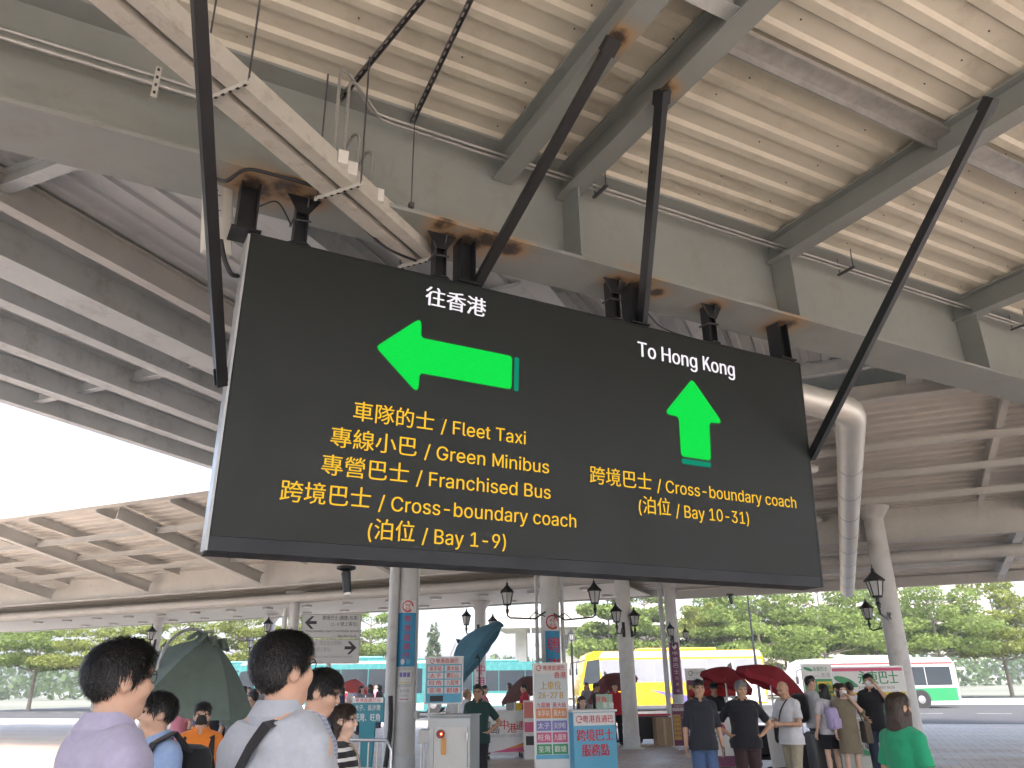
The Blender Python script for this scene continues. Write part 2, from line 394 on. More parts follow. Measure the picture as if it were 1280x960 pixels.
# posts between girder and sign (photo survey), rust blooms around their heads
POSTS=[(.70,'thick'),(1.19,'flared'),(2.61,'flared'),(2.90,'thick'),(4.78,'flared'),(5.07,'thick'),(6.23,'flared'),(7.42,'thick')]
FZ=6.05; PY=6.44
spots=[(Vector((x+.05,PY-.05,FZ))-NO,.62 if k=='thick' else .40) for x,k in POSTS]+[(Vector((2.55,6.2,FZ))-NO,.4),(Vector((1.0,6.3,FZ))-NO,.6),(Vector((3.1,6.25,FZ))-NO,.6),(Vector((3.35,6.3,FZ))-NO,.5),(Vector((5.4,6.4,FZ))-NO,.35)]
GIRD=rusty('girder paint',(.285,.31,.30),spots)
g=MB(NO)
g.box(((X0+X1)/2,6.49,FZ+.02),(X1-X0,.70,.04)); g.box(((X0+X1)/2,6.49,DZ-.022),(X1-X0,.5,.035)); g.box(((X0+X1)/2,GY,(FZ+DZ)/2),(X1-X0-.01,.025,DZ-FZ-.08))
girder=g.build('girder',GIRD,near)
RX=[-7.2,-3.6,3.36,4.19,7.55,11.6,15.6,19.6]
tips=[atZ(768,48,7.0),atZ(828,112,7.0)]
RAFT=rusty('rafter paint',(.265,.29,.285),[(tips[0]-NO,.42),(tips[1]-NO,.36)])
for x in RX:
    MB(NO).ibeam((x,6.46,7.0),(x,-6.0,7.0),.375,.24,.022).build('rafter',RAFT,near)
for x in RX+[1.3,9.6]:
    if x in (3.36,): continue
    s=MB(NO); s.box((x,6.31,(FZ+.06+DZ-.06)/2),(.02,.34,DZ-FZ-.12))
    if x not in (1.3,9.6): s.build('stiffener',RAFT,girder)
# short cross tie between the paired rafters and deeper purlin on the right bay
MB(NO).ibeam((3.38,3.55,7.12),(4.17,3.55,7.12),.2,.16,.015,).build('cross_tie',GREY,near)
p=MB(NO); p.box((6.0,3.86,7.30),(3.3,.20,.03)); p.box((6.0,3.96,7.24),(3.3,.02,.11)); p.box((6.0,3.78,7.335),(3.3,.015,.06)); p.build('purlin',GALV,near)
p=MB(NO); p.box((9.6,3.86,7.30),(3.8,.20,.03)); p.box((9.6,3.96,7.24),(3.8,.02,.11)); p.build('purlin',GALV,near)
# slotted channels under the deck
for a,b in (((525,0),(425,123)),((587,0),(515,152))):
    p0=atZ(*a,7.345); p1=atZ(*b,7.345); d=(p0-p1).normalized(); p0=p1+d*5
    c=MB(NO); c.bar(p1,p0,.042,.004); 
    T_,L=c.frame(p1,p0)
    c.box((.021,-.02,L/2),(.003,.04,L),T_); c.box((-.021,-.02,L/2),(.003,.04,L),T_)
    k=.05
    c.k=1
    while k<L: c.box((0,-.0045,k),(.016,.005,.05),T_); k+=.1
    c.k=0
    c.build('slotted_channel',[DARKS,mat('pale slot insert',(.55,.52,.45),.6,var=0)],near)  # slots drawn as pale inserts on the dark channel

# ============================================================ fork canopy behind the girder: diagonal beams
fork=thing('station_canopy',(0,14,0),'grey canopy bay behind the LED sign with deep beams running diagonally away','canopy')
FO=Vector((0,14,0)); BZ=7.33
def clipGY(d,e):   # first d on a line of constant e that is beyond the girder
    # Y = d*DD.y + e*EE.y >= 6.9
    return (6.95-e*EE.y)/DD.y
mb=MB(FO)
es=np.arange(-3.3,14.5,.36); prev=None
for e in es:
    d0=max(clipGY(0,e),-26); 
    for (ea,za,eb,zb) in ((e,.04,e+.2,.04),(e+.2,.04,e+.23,0),(e+.23,0,e+.33,0),(e+.33,0,e+.36,.04)):
        da=max(clipGY(0,ea),-26); db=max(clipGY(0,eb),-26)
        mb.raw([de(da,ea,BZ+za),de(15.5,ea,BZ+za),de(15.5,eb,BZ+zb),de(db,eb,BZ+zb)],[(0,1,2,3)])
mb.raw([de(15.4,-3.3,BZ+.1),de(15.5,-3.3,BZ+.1),de(15.5,14.7,BZ+.1),de(max(clipGY(0,14.7),-26),14.7,BZ+.1)],[(0,1,2,3)])
mb.build('roof_sheet',mat('grey roof sheet',(.58,.60,.61),.55,var=.1,scale=.8,dirt=((.33,.32,.3),1.5,.4)),fork)
MB(FO).raw([(8,6.88,BZ+.13),(34,6.88,BZ+.13),(34,22,BZ+.13),(16,22,BZ+.13)],[(0,1,2,3)]).build('soffit_plate',GREY,fork)
for e,W,H in ((8.35,.18,.42),(9.30,.55,.62),(10.5,.26,.5),(11.9,.3,.5),(13.3,.26,.45),(14.62,.2,.4),(5.6,.3,.5),(3.4,.3,.5),(1.6,.3,.5),(-1.6,.3,.5)):
    d0=max(clipGY(0,e-W/2),-24)+.15
    MB(FO).ibeam(de(d0,e,BZ-H-.003),de(15.4,e,BZ-H-.003),H,W,.022).build('beam',GREY if e<8 or e>9 else LGREY,fork)
for d in (4.5,9.5,14.8):
    e0=(6.95-d*DD.y)/EE.y+.4
    MB(FO).ibeam(de(d,max(e0,-3),BZ-.245),de(d,14.5,BZ-.245),.24,.16,.015).build('cross_beam',GREY,fork)

# ============================================================ far canopy: slopes down away from the sign, soffit with downlights
far=thing('station_canopy',de(22,10),'far low canopy on round columns with sloping ribbed roof, fascia girder and round downlights','canopy')
AO=de(22,10)
def e_lo(d): return (7.0-d*DD.y)/EE.y
def slz(d): return 6.80-(d-15.5)*.148
mb=MB(AO)
for d in np.arange(15.6,29.0,.30):
    for da,za,db,zb in ((d,.035,d+.16,.035),(d+.16,.035,d+.19,0),(d+.19,0,d+.27,0),(d+.27,0,d+.30,.035)):
        mb.raw([de(da,e_lo(da),slz(da)+za),de(db,e_lo(db),slz(db)+zb),de(db,42,slz(db)+zb),de(da,42,slz(da)+za)],[(0,1,2,3)])
mb.raw([de(15.6,e_lo(15.6),slz(15.6)+.1),de(29,e_lo(29),slz(29)+.1),de(29,42,slz(29)+.1),de(15.6,42,slz(15.6)+.1)],[(0,1,2,3)])
mb.build('roof_sheet',mat('beige roof sheet',(.56,.54,.50),.55,var=.08,scale=.7,dirt=((.42,.37,.3),1.3,.4)),far)
m_=MB(AO); T=Matrix.Rotation(DAZ,4,'Z')
m_.box((15.45,19.5,6.78),(.16,45,.34),T); m_.box((15.33,19.5,6.6),(.3,45,.03),T); m_.build('gutter',LGREY,far)
for e in np.arange(-6.0,42,2.9):
    da=max(15.6,(7.1-e*EE.y)/DD.y); a=de(da,e,slz(da)-.27); b=de(21.8,e,slz(21.8)-.27)
    MB(AO).ibeam(a,b,.26,.13,.014).build('rafter',LGREY,far)
for e in (-.2,8.2,13.9,19.35,24.7,30.):
    MB(AO).ibeam(de(15.7,e,slz(15.7)-.5),de(22.0,e,slz(22)-.75),.4,.22,.02).build('rafter',LGREY,far)
for d in (17.2,18.8,20.4): 
    MB(AO).ibeam(de(d,e_lo(d)+.2,slz(d)-.44),de(d,41.8,slz(d)-.44),.16,.1,.012).build('purlin',LGREY,far)
# fascia plate girder on the column line
m_=MB(AO); m_.box((22.2,17,5.42),(.03,50,.80),T); m_.box((22.2,17,5.0),(.34,50,.03),T); m_.box((22.2,17,5.84),(.3,50,.03),T); m_.build('fascia_girder',LGREY,far)
# soffit panels and downlights over the walkway (left half) and open ribbed bay (right)
m_=MB(AO)
for k in range(30):
    e0=7+k*1.2
    m_.box((26.6,e0+.6,4.66),(4.4,1.185,.05),T)
m_.box((28.95,24,4.74),(.14,36,.3),T); m_.build('soffit',mat('soffit panel',(.50,.52,.50),.5,var=.06),far)
DLT=glow('downlight lens',(1.,.95,.85),.9)
for e in np.arange(8.3,36,1.9):
    for d in (25.2,27.7):
        c=de(d,e,4.63); q=MB(AO); q.lathe([(.21,0),(.21,-.05),(.18,-.07),(.15,-.07)],Matrix.Translation(c),18); dl=q.build('downlight',GALV,far,True)
        q=MB(AO); q.lathe([(.14,-.072),(.1,-.078)],Matrix.Translation(c),14); q.build('lens',mat('frosted lens',(.8,.8,.76),.4,var=0),dl)
m_=MB(AO); m_.tube([de(23.4,-8,4.72),de(23.4,41,4.72)],.16,12); m_.build('drain_pipe',LGREY,far,True)
m_=MB(AO); m_.box((28.95,-3.5,4.62),(.16,20,.3),T); m_.build('edge_beam',LGREY,far)
for d in (24.,25.7,27.4): MB(AO).box((d,(e_lo(d)+6.5)/2,slz(d)-.1),(.09,6.3-e_lo(d),.12),T).build('purlin',GREY,far)
for e in (-4.2,-8.): MB(AO).ibeam(de(max(15.8,(7.2-e*EE.y)/DD.y),e,slz(max(15.8,(7.2-e*EE.y)/DD.y))-.4),de(28.7,e,slz(28.7)-.3),.28,.2,.02).build('rafter',GREY,far)

# big round duct under the right side of the roofs
m_=MB(); A=atD(1079,500,15.); 
a0=atD(1064,514,11.4); a1=atD(1059,738,24.8)
L=(a1-a0).length; dirn=(a1-a0).normalized()
bend=[]
side=atD(950,484,10.9)
c0=a0
p_in=a0+dirn*.32
pts=[side]+[side.lerp(c0,t) for t in (.5,.86)]
for k in range(9):
    t=k/8; q=side.lerp(c0,.86)*(1-t)**2+c0*2*t*(1-t)+p_in*t*t; pts.append(q)
pts+= [a0+dirn*(.32+(L-.32)*k/8) for k in range(1,9)]
duct=thing('ventilation_duct',(a0.x,a0.y,0),'large silvery round duct bending under the roof right of the LED sign','duct')
DO=(a0.x,a0.y,0)
q=MB(DO); q.tube(pts,.215,24); q.build('duct_pipe',mat('aluminium cladding',(.72,.71,.67),.38,metal=.45,var=.08,scale=2),duct,True)
for k in range(1,9,1):
    c=a0+dirn*(.9+(L-1)*k/9); q=MB(DO); q.tube([c,c+dirn*.05],.2195,24); q.build('seam_band',GALV,duct,True)
for k in (0,2,4,6,8):
    c=a0+dirn*(1.2+(L-1.5)*k/9); q=MB(DO); q.bar(c+Vector((0,0,.25)),c+Vector((0,0,.75)),.03,.03); q.build('hanger',DARKS,duct)
# ribbed cladding wall and pipes between sign end and duct
lamp_pts=[(1016,586),(1022,650),(1026,690),(1030,717)]
for (x,y),dp,lab in zip(lamp_pts,(17,20.5,24.,28.),('nearest','second','third','farthest')):
    c=atD(x,y,dp); top=slz(DD.dot(c)) if DD.dot(c)>15.6 else BZ
    t=thing('ceiling_lamp',(c.x,c.y,c.z),f'small white bulkhead lamp under the far roof beside the silver duct, {lab} from the viewer','lamp','bulkhead lamps beside the duct')
    q=MB(); q.sphere((0,0,0),(.13,.13,.10)); q.build('lamp_shade',mat('opal glass',(.85,.85,.82),.3,var=0),t,True)
    q=MB(); q.tube([(0,0,.08),(0,0,max(.3,top-c.z-.02))],.018,8); q.build('stem',GALV,t)

# ============================================================ columns
def topz(px,dep):
    g=gnd(px,dep); d=DD.dot(g); return slz(d) if d>15.6 else BZ
def column(name_label, px, dep, r, top, rz=0):
    g=gnd(px,dep); t=thing('round_column',g,name_label,'column')
    q=MB(); q.cyl((0,0,0),(0,0,top),r,n=36); q.build('shaft',COLM,t,True)
    q=MB(); q.lathe([(r+.10,0),(r+.10,.02),(r+.02,.04),(r+.012,.3),(r+.002,.31)],None,36); q.build('base',GREY,t,True)
    q=MB(); q.lathe([(r+.004,top-.3),(r+.14,top-.1),(r+.2,top),(r,top)],None,30); q.build('capital',COLM,t,True)
    a=math.degrees(math.atan2(-g.y,-g.x))        # compass towards the viewer's side of the place
    return t,R(a)
colA,aA=column('thick grey column with blue and white banner behind the metal cabinet',507,17,.245,BZ)
colB,aB=column('grey round column with blue banner rising behind the tall route board',690,20,.25,topz(690,20)-.02)
colC,aC=column('plain grey column with wall lanterns between the blue counter and the yellow coach',785,21.5,.215,topz(785,21.5)-.02)
colD,aD=column('slim grey column wrapped in purple banner beside the purple poster stand',846,25.5,.19,topz(846,25.5)-.02)
colE,aE=column('grey column behind the tilted blue parasol with a pair of lanterns',600,28.2,.21,4.62)
colF,aF=column('slim pale column above the direction signs carrying the fascia girder',360,27.7,.19,5.0)
colG,aG=column('far column at the left holding a lantern, behind the green parasol',186,34,.2,4.7)
colH,aH=column('thin far grey column left of the direction signs',331,34,.2,4.7)
colR,aR=column('grey column at the right edge of the station carrying two lanterns',1128,18.5,.24,topz(1128,18.5)-.02)
# side pipes on columns
def side_pipe(col, ang, rr, r, top, n='downpipe', m=COLM, wig=False):
    q=MB(); c=Vector((math.cos(ang)*rr,math.sin(ang)*rr,0))
    pts=[c+Vector((0,0,.02)),c+Vector((0,0,top))]
    q.tube(pts,r,14)
    for z in (1.2,2.6,3.9):
        if z<top: q.cyl(c+Vector((0,0,z)),c+Vector((0,0,z+.05)),r+.012,n=14)
    return q.build(n,m,col,True)
side_pipe(colA,aA-R(62),.375,.115,6.9)
side_pipe(colB,aB-R(88),.36,.045,5.6,'conduit')
side_pipe(colB,aB+R(88),.33,.05,5.6,'conduit',GREY)
side_pipe(colD,aD-R(88),.33,.08,5.0,'downpipe',GREY)
side_pipe(colF,aF-R(85),.33,.09,4.4)
q=MB(); pts=[]
for z,w_ in ((1.15,0),(2.2,0),(4.6,0),(4.75,.02),(4.95,.09),(5.1,.11),(6.6,.11)):
    an=aA+R(58)-w_*2.2; pts.append((math.cos(an)*.265,math.sin(an)*.265,z))
q.tube(pts,.022,8); q.build('conduit',GREY,colA,True)
q=MB(); q.box((math.cos(aA+R(58))*.3,math.sin(aA+R(58))*.3,1.08),(.1,.1,.16),rz=aA+R(58)); q.build('switch_box',LGREY,colA)

# ============================================================ the LED sign
TILT=R(3.757); SO=Vector((.737,6.522,2.708)); SW,SH=6.885,2.80
sign=thing('led_sign',SO,'huge black LED direction sign with green arrows and yellow bus lettering','sign'); sign.rotation_euler=(TILT,0,0)
def smat():
    m=mat('led screen',(.011,.0150,.0145),.45,var=.1,scale=2.,spec=.35); t=m.node_tree; b=t.nodes['Principled BSDF']
    tc=N(t,'ShaderNodeTexCoord'); sx=N(t,'ShaderNodeSeparateXYZ'); t.links.new(tc.outputs['Object'],sx.inputs[0])
    acc=None
    for ax in (0,2):    # module joints, 0.32 m modules
        mo=N(t,'ShaderNodeMath',_operation='PINGPONG'); t.links.new(sx.outputs[ax],mo.inputs[0]); mo.inputs[1].default_value=.16
        lt=N(t,'ShaderNodeMath',_operation='LESS_THAN'); t.links.new(mo.outputs[0],lt.inputs[0]); lt.inputs[1].default_value=.0016
        if acc is None: acc=lt.outputs[0]
        else: mm=N(t,'ShaderNodeMath',_operation='MAXIMUM'); t.links.new(acc,mm.inputs[0]); t.links.new(lt.outputs[0],mm.inputs[1]); acc=mm.outputs[0]
    bp=N(t,'ShaderNodeBump',Strength=.15,Distance=.001); bp.invert=True; t.links.new(acc,bp.inputs['Height']); t.links.new(bp.outputs[0],b.inputs['Normal'])
    return m
SCR=smat()
mb=MB(); mb.box((SW/2,.175,SH/2),(SW-.02,.29,SH-.012)); mb.build('cabinet',BLACK,sign)
mb=MB(); mb.box((SW/2,.015,SH/2+.055),(SW-.03,.03,SH-.125)); mb.build('screen',SCR,sign)
mb=MB(); mb.prism([(0,.115),(0,0),(.06,-.002),(.30,-.025),(.315,.0),(.03,.115)],SW,Matrix(((0,0,1,0),(1,0,0,0.004),(0,1,0,0),(0,0,0,1)))); mb.build('bottom_lip',mat('navy lip paint',(.006,.009,.014),.5,var=.1),sign)
SIL=mat('bright aluminium edge',(.40,.42,.44),.35,metal=.3,var=.05)
for x in (-.004,SW+.004):
    mb=MB(); mb.box((x,.13,SH/2),(.022,.26,SH)); mb.build('edge_trim',SIL if x<1 else BLACK,sign)
mb=MB(); mb.box((SW/2,.15,SH+.006),(SW,.3,.016)); mb.build('top_trim',BLACK,sign)
MW=Matrix(((1,0,0,0),(0,0,-1,-.003),(0,1,0,0),(0,0,0,1)))
WHT=glow('white leds',(1.,.95,1.),.21); YEL=glow('amber leds',(1.,.58,.035),.20)
def grad_green():
    m=glow('green leds',(0.001,.80,.07),.2); t=m.node_tree; b=t.nodes['Principled BSDF']
    tc=N(t,'ShaderNodeTexCoord'); wv=N(t,'ShaderNodeTexWave',Scale=14.,Distortion=1.5,Detail=1.); wv.bands_direction='Z'; t.links.new(tc.outputs['Object'],wv.inputs[0])
    mr=N(t,'ShaderNodeMapRange',i3=.18,i4=.225); t.links.new(wv.outputs[1],mr.inputs[0]); t.links.new(mr.outputs[0],b.inputs['Emission Strength']); return m
GRN=grad_green(); TEAL=glow('teal leds',(.0,.40,.22),.14)
write('header_text',[('往香港',2.04,2.585,.222,.66,0,.016)],sign,WHT,MW)
write('header_text',[('To Hong Kong',5.016,2.548,.27,1.445,0,.016)],sign,WHT,MW)
for tx,u0,u1,v,h in (('車隊的士 / Fleet Taxi',1.084,2.856,1.305,.20),('專線小巴 / Green Minibus',.898,3.127,1.04,.20),('專營巴士 / Franchised Bus',.842,3.146,.785,.20),
    ('跨境巴士 / Cross-boundary coach',.518,3.444,.525,.20),('(泊位 / Bay 1-9)',1.30,2.654,.265,.20),('跨境巴士 / Cross-boundary coach',3.617,6.572,.995,.205),('(泊位 / Bay 10-31)',4.231,5.787,.742,.205)):
    write('route_text',[(tx,(u0+u1)/2,v,h,u1-u0,0,.007)],sign,YEL,MW)
def flat(name,poly,m,parent,M): 
    q=MB(); q.raw([(x,y,0) for x,y in poly],[tuple(range(len(poly)))],M); return q.build(name,m,parent)
flat('arrow',round_poly([(1.24,1.95),(1.68,2.345),(1.685,2.13),(2.685,2.125),(2.685,1.765),(1.69,1.77),(1.69,1.555)],.045),GRN,sign,MW)
flat('arrow_bar',round_poly([(2.712,2.122),(2.766,2.122),(2.766,1.756),(2.712,1.756)],.02),TEAL,sign,MW)
flat('arrow',round_poly([(5.062,2.285),(4.625,1.80),(4.835,1.79),(4.84,1.335),(5.275,1.335),(5.285,1.79),(5.50,1.80)],.05),GRN,sign,MW)
flat('arrow_bar',round_poly([(4.845,1.312),(5.27,1.312),(5.27,1.252),(4.845,1.252)],.025),TEAL,sign,MW)

# posts and braces that hold it
top_y=6.52-math.sin(TILT)*SH
WH={0.70:'above its left corner',1.19:'left of the diagonal white trunking',2.61:'beside the end of the white trunking',2.90:'next to the long diagonal brace',4.78:'in the middle of the rusty bracket',5.07:'where the upright brace lands',6.23:'standing alone above the right arrow',7.42:'above its right corner'}
for x,k in POSTS:
    zb=SO.z+SH*math.cos(TILT)+.02
    lab=('thick black post holding the LED sign ' if k=='thick' else 'slim flared black post holding the LED sign ')+WH[x]
    t=thing('hanger_post',(x,PY,zb),lab,'post','posts between girder and LED sign'); h=FZ-zb-.002
    q=MB()
    if k=='thick':
        q.box((0,0,h/2),(.16,.012,h)); q.box((-.08,0,h/2),(.014,.2,h)); q.box((.08,0,h/2),(.014,.2,h))
    else:
        q.box((0,0,h/2),(.11,.012,h)); q.box((-.055,0,h/2),(.012,.13,h)); q.box((.055,0,h/2),(.012,.13,h))
    q.build('stem',BLACK,t)
    q=MB()
    if k!='thick':
        q.prism([(-.055,h-.18),(.055,h-.18),(.16,h-.004),(-.16,h-.004)],.014,Matrix(((1,0,0,0),(0,0,-1,-.07),(0,1,0,0),(0,0,0,1))))
        q.prism([(-.06,h-.16),(.06,h-.16),(.13,h-.004),(-.13,h-.004)],.014,Matrix(((0,0,1,.03),(1,0,0,0),(0,1,0,0),(0,0,0,1))))
        q.build('head_gusset',BLACK,t)
        q=MB(); q.lathe([(.12,0),(.12,.025),(.075,.04)],None,12); q.tube([(.08,-.08,h*.52),(-.08,-.075,h*.5),(-.08,.08,h*.52)],.011,6); q.build('base_plate',BLACK,t)
    else:
        q.box((0,0,.012),(.26,.26,.02)); q.build('base_plate',BLACK,t)
def brace(lab,p0,p1,w=.085):
    t=thing('brace_bar',p0,lab,'brace','black braces steadying the LED sign')
    q=MB(p0); q.bar(p0,p1,w,w,(0,1,0)); q.build('bar',BLACK,t); 
    q=MB(p0); q.bar(p0+(p1-p0)*.0,p0+(p1-p0).normalized()*.16,w+.03,.015,(0,1,0)); q.build('lug',BLACK,t)
    q=MB(p0); d=(p0-p1).normalized(); q.bar(p1+d*.005,p1+d*.14,w+.04,w+.02,(0,1,0)); q.build('lug',BLACK,t)
    return t
def sgn(u,v,y=0): return SO+Vector((u,y*math.cos(TILT)-v*math.sin(TILT),v*math.cos(TILT)+y*math.sin(TILT)))
_b0=sgn(-.06,1.37,.02); _b1=atZ(253,80,5.55); brace('long black brace bar from the left edge of the LED sign up past the trunking',_b0,_b0+(_b1-_b0)*((7.36-_b0.z)/(_b1.z-_b0.z)),.085)
brace('black brace bar slanting from above the left arrow up to the rusty rafter',sgn(2.28,2.83,.1),tips[0],.095)
brace('nearly upright black brace bar landing above the middle of the LED sign',sgn(4.43,2.83,.1),tips[1],.095)
brace('black brace bar rising from the right edge of the LED sign',sgn(6.96,1.57,.05),atZ(1240,122,7.0),.09)

# white twin trunking that crosses diagonally under the roof
ta,tb=atZ(180,28,5.93),atZ(530,330,5.93); td=(tb-ta).normalized(); ts=Vector((-td.y,td.x,0)); ta2=ta-td*5
trunk_t=thing('cable_trunking',(ta.x,ta.y,5.93),'pair of dusty white cable trunkings hung diagonally beneath the ribbed roof','trunking'); TO=Vector((ta.x,ta.y,5.93))
TRW=mat('dusty white trunking',(.54,.525,.48),.6,var=.08,scale=3,dirt=((.26,.22,.17),7.,.6))
for s_,wd in ((.105,.15),(-.105,.13)):
    q=MB(TO); q.bar(ta2+ts*s_+Vector((0,0,.10)),tb+ts*s_+Vector((0,0,.10)),wd,.19); q.build('duct_run',TRW,trunk_t)
q=MB(TO); q.bar(ta2+ts*.0+Vector((0,0,.085)),tb+Vector((0,0,.085)),.058,.02); q.build('gap_shade_strip',DARKS,trunk_t)  # dark strip between the two runs, stands in for the shade of the gap
for (x,y) in ((292,112),(417,243),(520,330)):
    c=atZ(x,y,5.90); k=(c-ta).dot(td); c=ta+td*k+Vector((0,0,-.012))
    q=MB(TO); q.bar(c-ts*.27,c+ts*.27,.012,.045); 
    T_,L=q.frame(c-ts*.27,c+ts*.27)
    q.k=1
    for j in range(7): q.box((0,-.0238,.05+j*.073),(.02,.004,.03),T_); q.box((-.0075,0,.05+j*.073),(.004,.02,.035),T_)
    q.build('slotted_bracket',[LGREY,mat('slot hole',(.03,.03,.03),.7,var=0)],trunk_t)
    for s_ in (-.25,.25):
        q=MB(TO); q.tube([c+ts*s_,c+ts*s_+Vector((0,0,DZ-c.z-.01))],.009,6); q.build('threaded_rod',DARKS,trunk_t)
# conduit goosenecks leaving the trunking and running along the girder
pz=7.13
def gooseneck(px,py,run,zr,lab,dx):
    b0=atZ(px,py,6.04); q=[]
    top=Vector((b0.x,b0.y,zr))
    t=thing('conduit_pipe',b0,lab,'pipe','thin conduits leaving the trunking'); m=MB(b0)
    tgt=Vector((b0.x+run,6.2+dx,zr))
    pts=[b0,b0+Vector((0,0,zr-b0.z-.16))]
    hv=(Vector((tgt.x,tgt.y,0))-Vector((b0.x,b0.y,0))).normalized()
    for k in range(1,7):
        a=math.pi/2*k/6; pts.append(b0+Vector((0,0,zr-b0.z-.16+.16*math.sin(a)))+hv*(.16*(1-math.cos(a))))
    pts.append(tgt)
    return t,m,pts,b0
for i,(px,py,lab,far_) in enumerate(((416,200,'first thin conduit looping up from the trunking and running along the girder',True),(428,214,'second thin conduit running along the girder just below the first',True),(444,236,'short thin conduit hooping up from the trunking to the girder web',False),(462,247,'lowest short conduit hooping from the trunking to the girder web',False))):
    b0=atZ(px,py,6.04); t=thing('conduit_pipe',b0,lab,'pipe','thin conduits leaving the trunking'); m=MB(b0)
    if far_:
        y_=6.18+.07*i; z_=pz+.0*i; pts=[b0,Vector((b0.x,b0.y,z_-.14))]
        for k in range(1,7):
            a=math.pi/2*k/6; pts.append(Vector((b0.x+.14*(1-math.cos(a))*.75,b0.y+.14*(1-math.cos(a))*.6,z_-.14+.14*math.sin(a))))
        pts+=[Vector((b0.x+.45,y_-.02,z_)),Vector((b0.x+.65,y_,z_)),Vector((24,y_,z_))]
    else:
        z_=6.72-.10*(i-2); pts=[b0,Vector((b0.x,b0.y,z_-.12))]
        for k in range(1,7):
            a=math.pi/2*k/6; pts.append(Vector((b0.x-.12*(1-math.cos(a))*.3,b0.y+.12*(1-math.cos(a)),z_-.12+.12*math.sin(a))))
        pts.append(Vector((b0.x-.05,6.485,z_)))
    m.tube(pts,.0155,10); m.build('pipe_run',GALV,t,True)
    m=MB(b0); m.cyl(b0-Vector((0,0,.02)),b0+Vector((0,0,.09)),.03,n=10); m.build('gland',LGREY,t,True)
    m=MB(b0); m.box(b0+Vector((.08,-.02,.03)),(.09,.06,.14)); m.build('junction_box',WHITEP,t)
for x in (4.55,8.75,12.9):
    t=thing('pipe_bracket',(x,6.2,pz),f'small steel bracket clamping the conduits, '+{4.55:'between the two sloping braces',8.75:'near the right rafter',12.9:'far along the girder at the right'}[x],'bracket')
    q=MB((x,6.2,pz)); q.bar((x,6.08,pz-.03),(x,6.36,pz-.03),.04,.025); q.build('clip_rail',DARKS,t)
    for yy in (6.1,6.33): q=MB((x,6.2,pz)); q.tube([(x,yy,pz-.03),(x,yy,pz+.15),(x+.02,yy,DZ)],.008,6); q.build('rod',DARKS,t)
q0=atY(515,162,6.2)
t=thing('hanging_rod',(q0.x,6.13,6.1),'thin rod hanging before the girder web with a clamp at its end','rod'); q=MB((q0.x,6.13,6.1)); q.tube([(q0.x,6.13,6.12),(q0.x,6.13,7.38)],.006,6); q.build('wire',DARKS,t); q=MB((q0.x,6.13,6.1)); q.box((q0.x,6.13,6.12),(.05,.05,.05)); q.build('clamp',DARKS,t)
# second pipe pair behind brace at far left on the girder web
t=thing('conduit_pipe',(-1,6.3,6.9),'dusty pipe along the girder web at the far left behind the trunking','pipe'); q=MB((-1,6.3,6.9))
pl=atY(185,103,6.3); q.tube([Vector((-9,6.3,pl.z)),Vector((1.1,6.3,pl.z))],.03,10); q.build('pipe_run',GALV,t,True)
q=MB((-1,6.3,6.9)); q.tube([Vector((-9,6.3,pl.z+.09)),Vector((1.1,6.3,pl.z+.09))],.022,10); q.build('pipe_run',GALV,t,True)
q=MB((-1,6.3,6.9)); cx=atY(193,115,6.25).x; q.box((cx,6.24,pl.z-.02),(.05,.02,.34)); q.k=1
for j in range(4): q.box((cx,6.228,pl.z-.14+j*.085),(.02,.004,.03))
q.build('slotted_bracket',[LGREY,MATS['slot hole']],t)
# power supply box and its cables
bx=Vector((.46,6.60,5.78))
t=thing('power_supply_box',bx,'long pale grey power box hanging beside the upper left corner of the LED sign','box'); t.rotation_euler=(R(4),R(-7),R(8))
q=MB(); q.box((0,0,0),(.26,.09,.80),bev=.012); q.build('case',mat('pale grey enamel',(.62,.62,.58),.45,var=.05,dirt=((.4,.37,.32),5,.4)),t,True)
q=MB(); q.box((-.035,-.047,.12),(.15,.004,.32)); q.k=1
for j in range(5): q.box((-.035+random.uniform(-.02,.02),-.0495,.22-j*.05),(.09,.002,.012))
q.build('label_plate',[mat('silver label',(.5,.51,.52),.35,metal=.2,var=.1),mat('label print',(.12,.12,.13),.6,var=0)],t)
def cable(lab,pts,r=.016):
    P=[Vector(p) for p in pts]; out=[]
    for i in range(len(P)-1):
        a,b,c,d=P[max(i-1,0)],P[i],P[i+1],P[min(i+2,len(P)-1)]
        for k in range(8):
            t_=k/8; out.append(.5*((2*b)+(c-a)*t_+(2*a-5*b+4*c-d)*t_*t_+(3*b-a-3*c+d)*t_**3))
    out.append(P[-1]); o=MB().tube(out,r,8).build('power_cable',RUBBER,None,True); return tag(o,lab,'cable')
cable('black cable arching from the power box over to the white trunking',[bx+Vector((-.06,0,.38)),atY(283,226,6.10),atY(308,212,6.06),atY(345,219,6.04),atZ(415,239,5.97)],.018)
cable('black cable drooping from the brace into the left side of the LED sign',[atY(276,300,6.45),atY(281,325,6.45),atY(289,342,6.47),atY(297,345,6.55)],.022)
cable('thin black lead looping between two posts above the LED sign',[Vector((.8,6.4,5.85)),Vector((.95,6.38,5.93)),Vector((1.1,6.42,5.75))],.008)
cable('slack cable lying in the trunking end above the LED sign',[atZ(455,285,5.99),atZ(478,306,5.9),atZ(495,316,5.88),atZ(520,326,5.92)],.014)
cable('slack thin wire sagging below the girder between two posts right of the middle',[Vector((5.3,6.6,6.0)),Vector((5.6,6.6,5.72)),Vector((6.1,6.6,5.66))],.008)
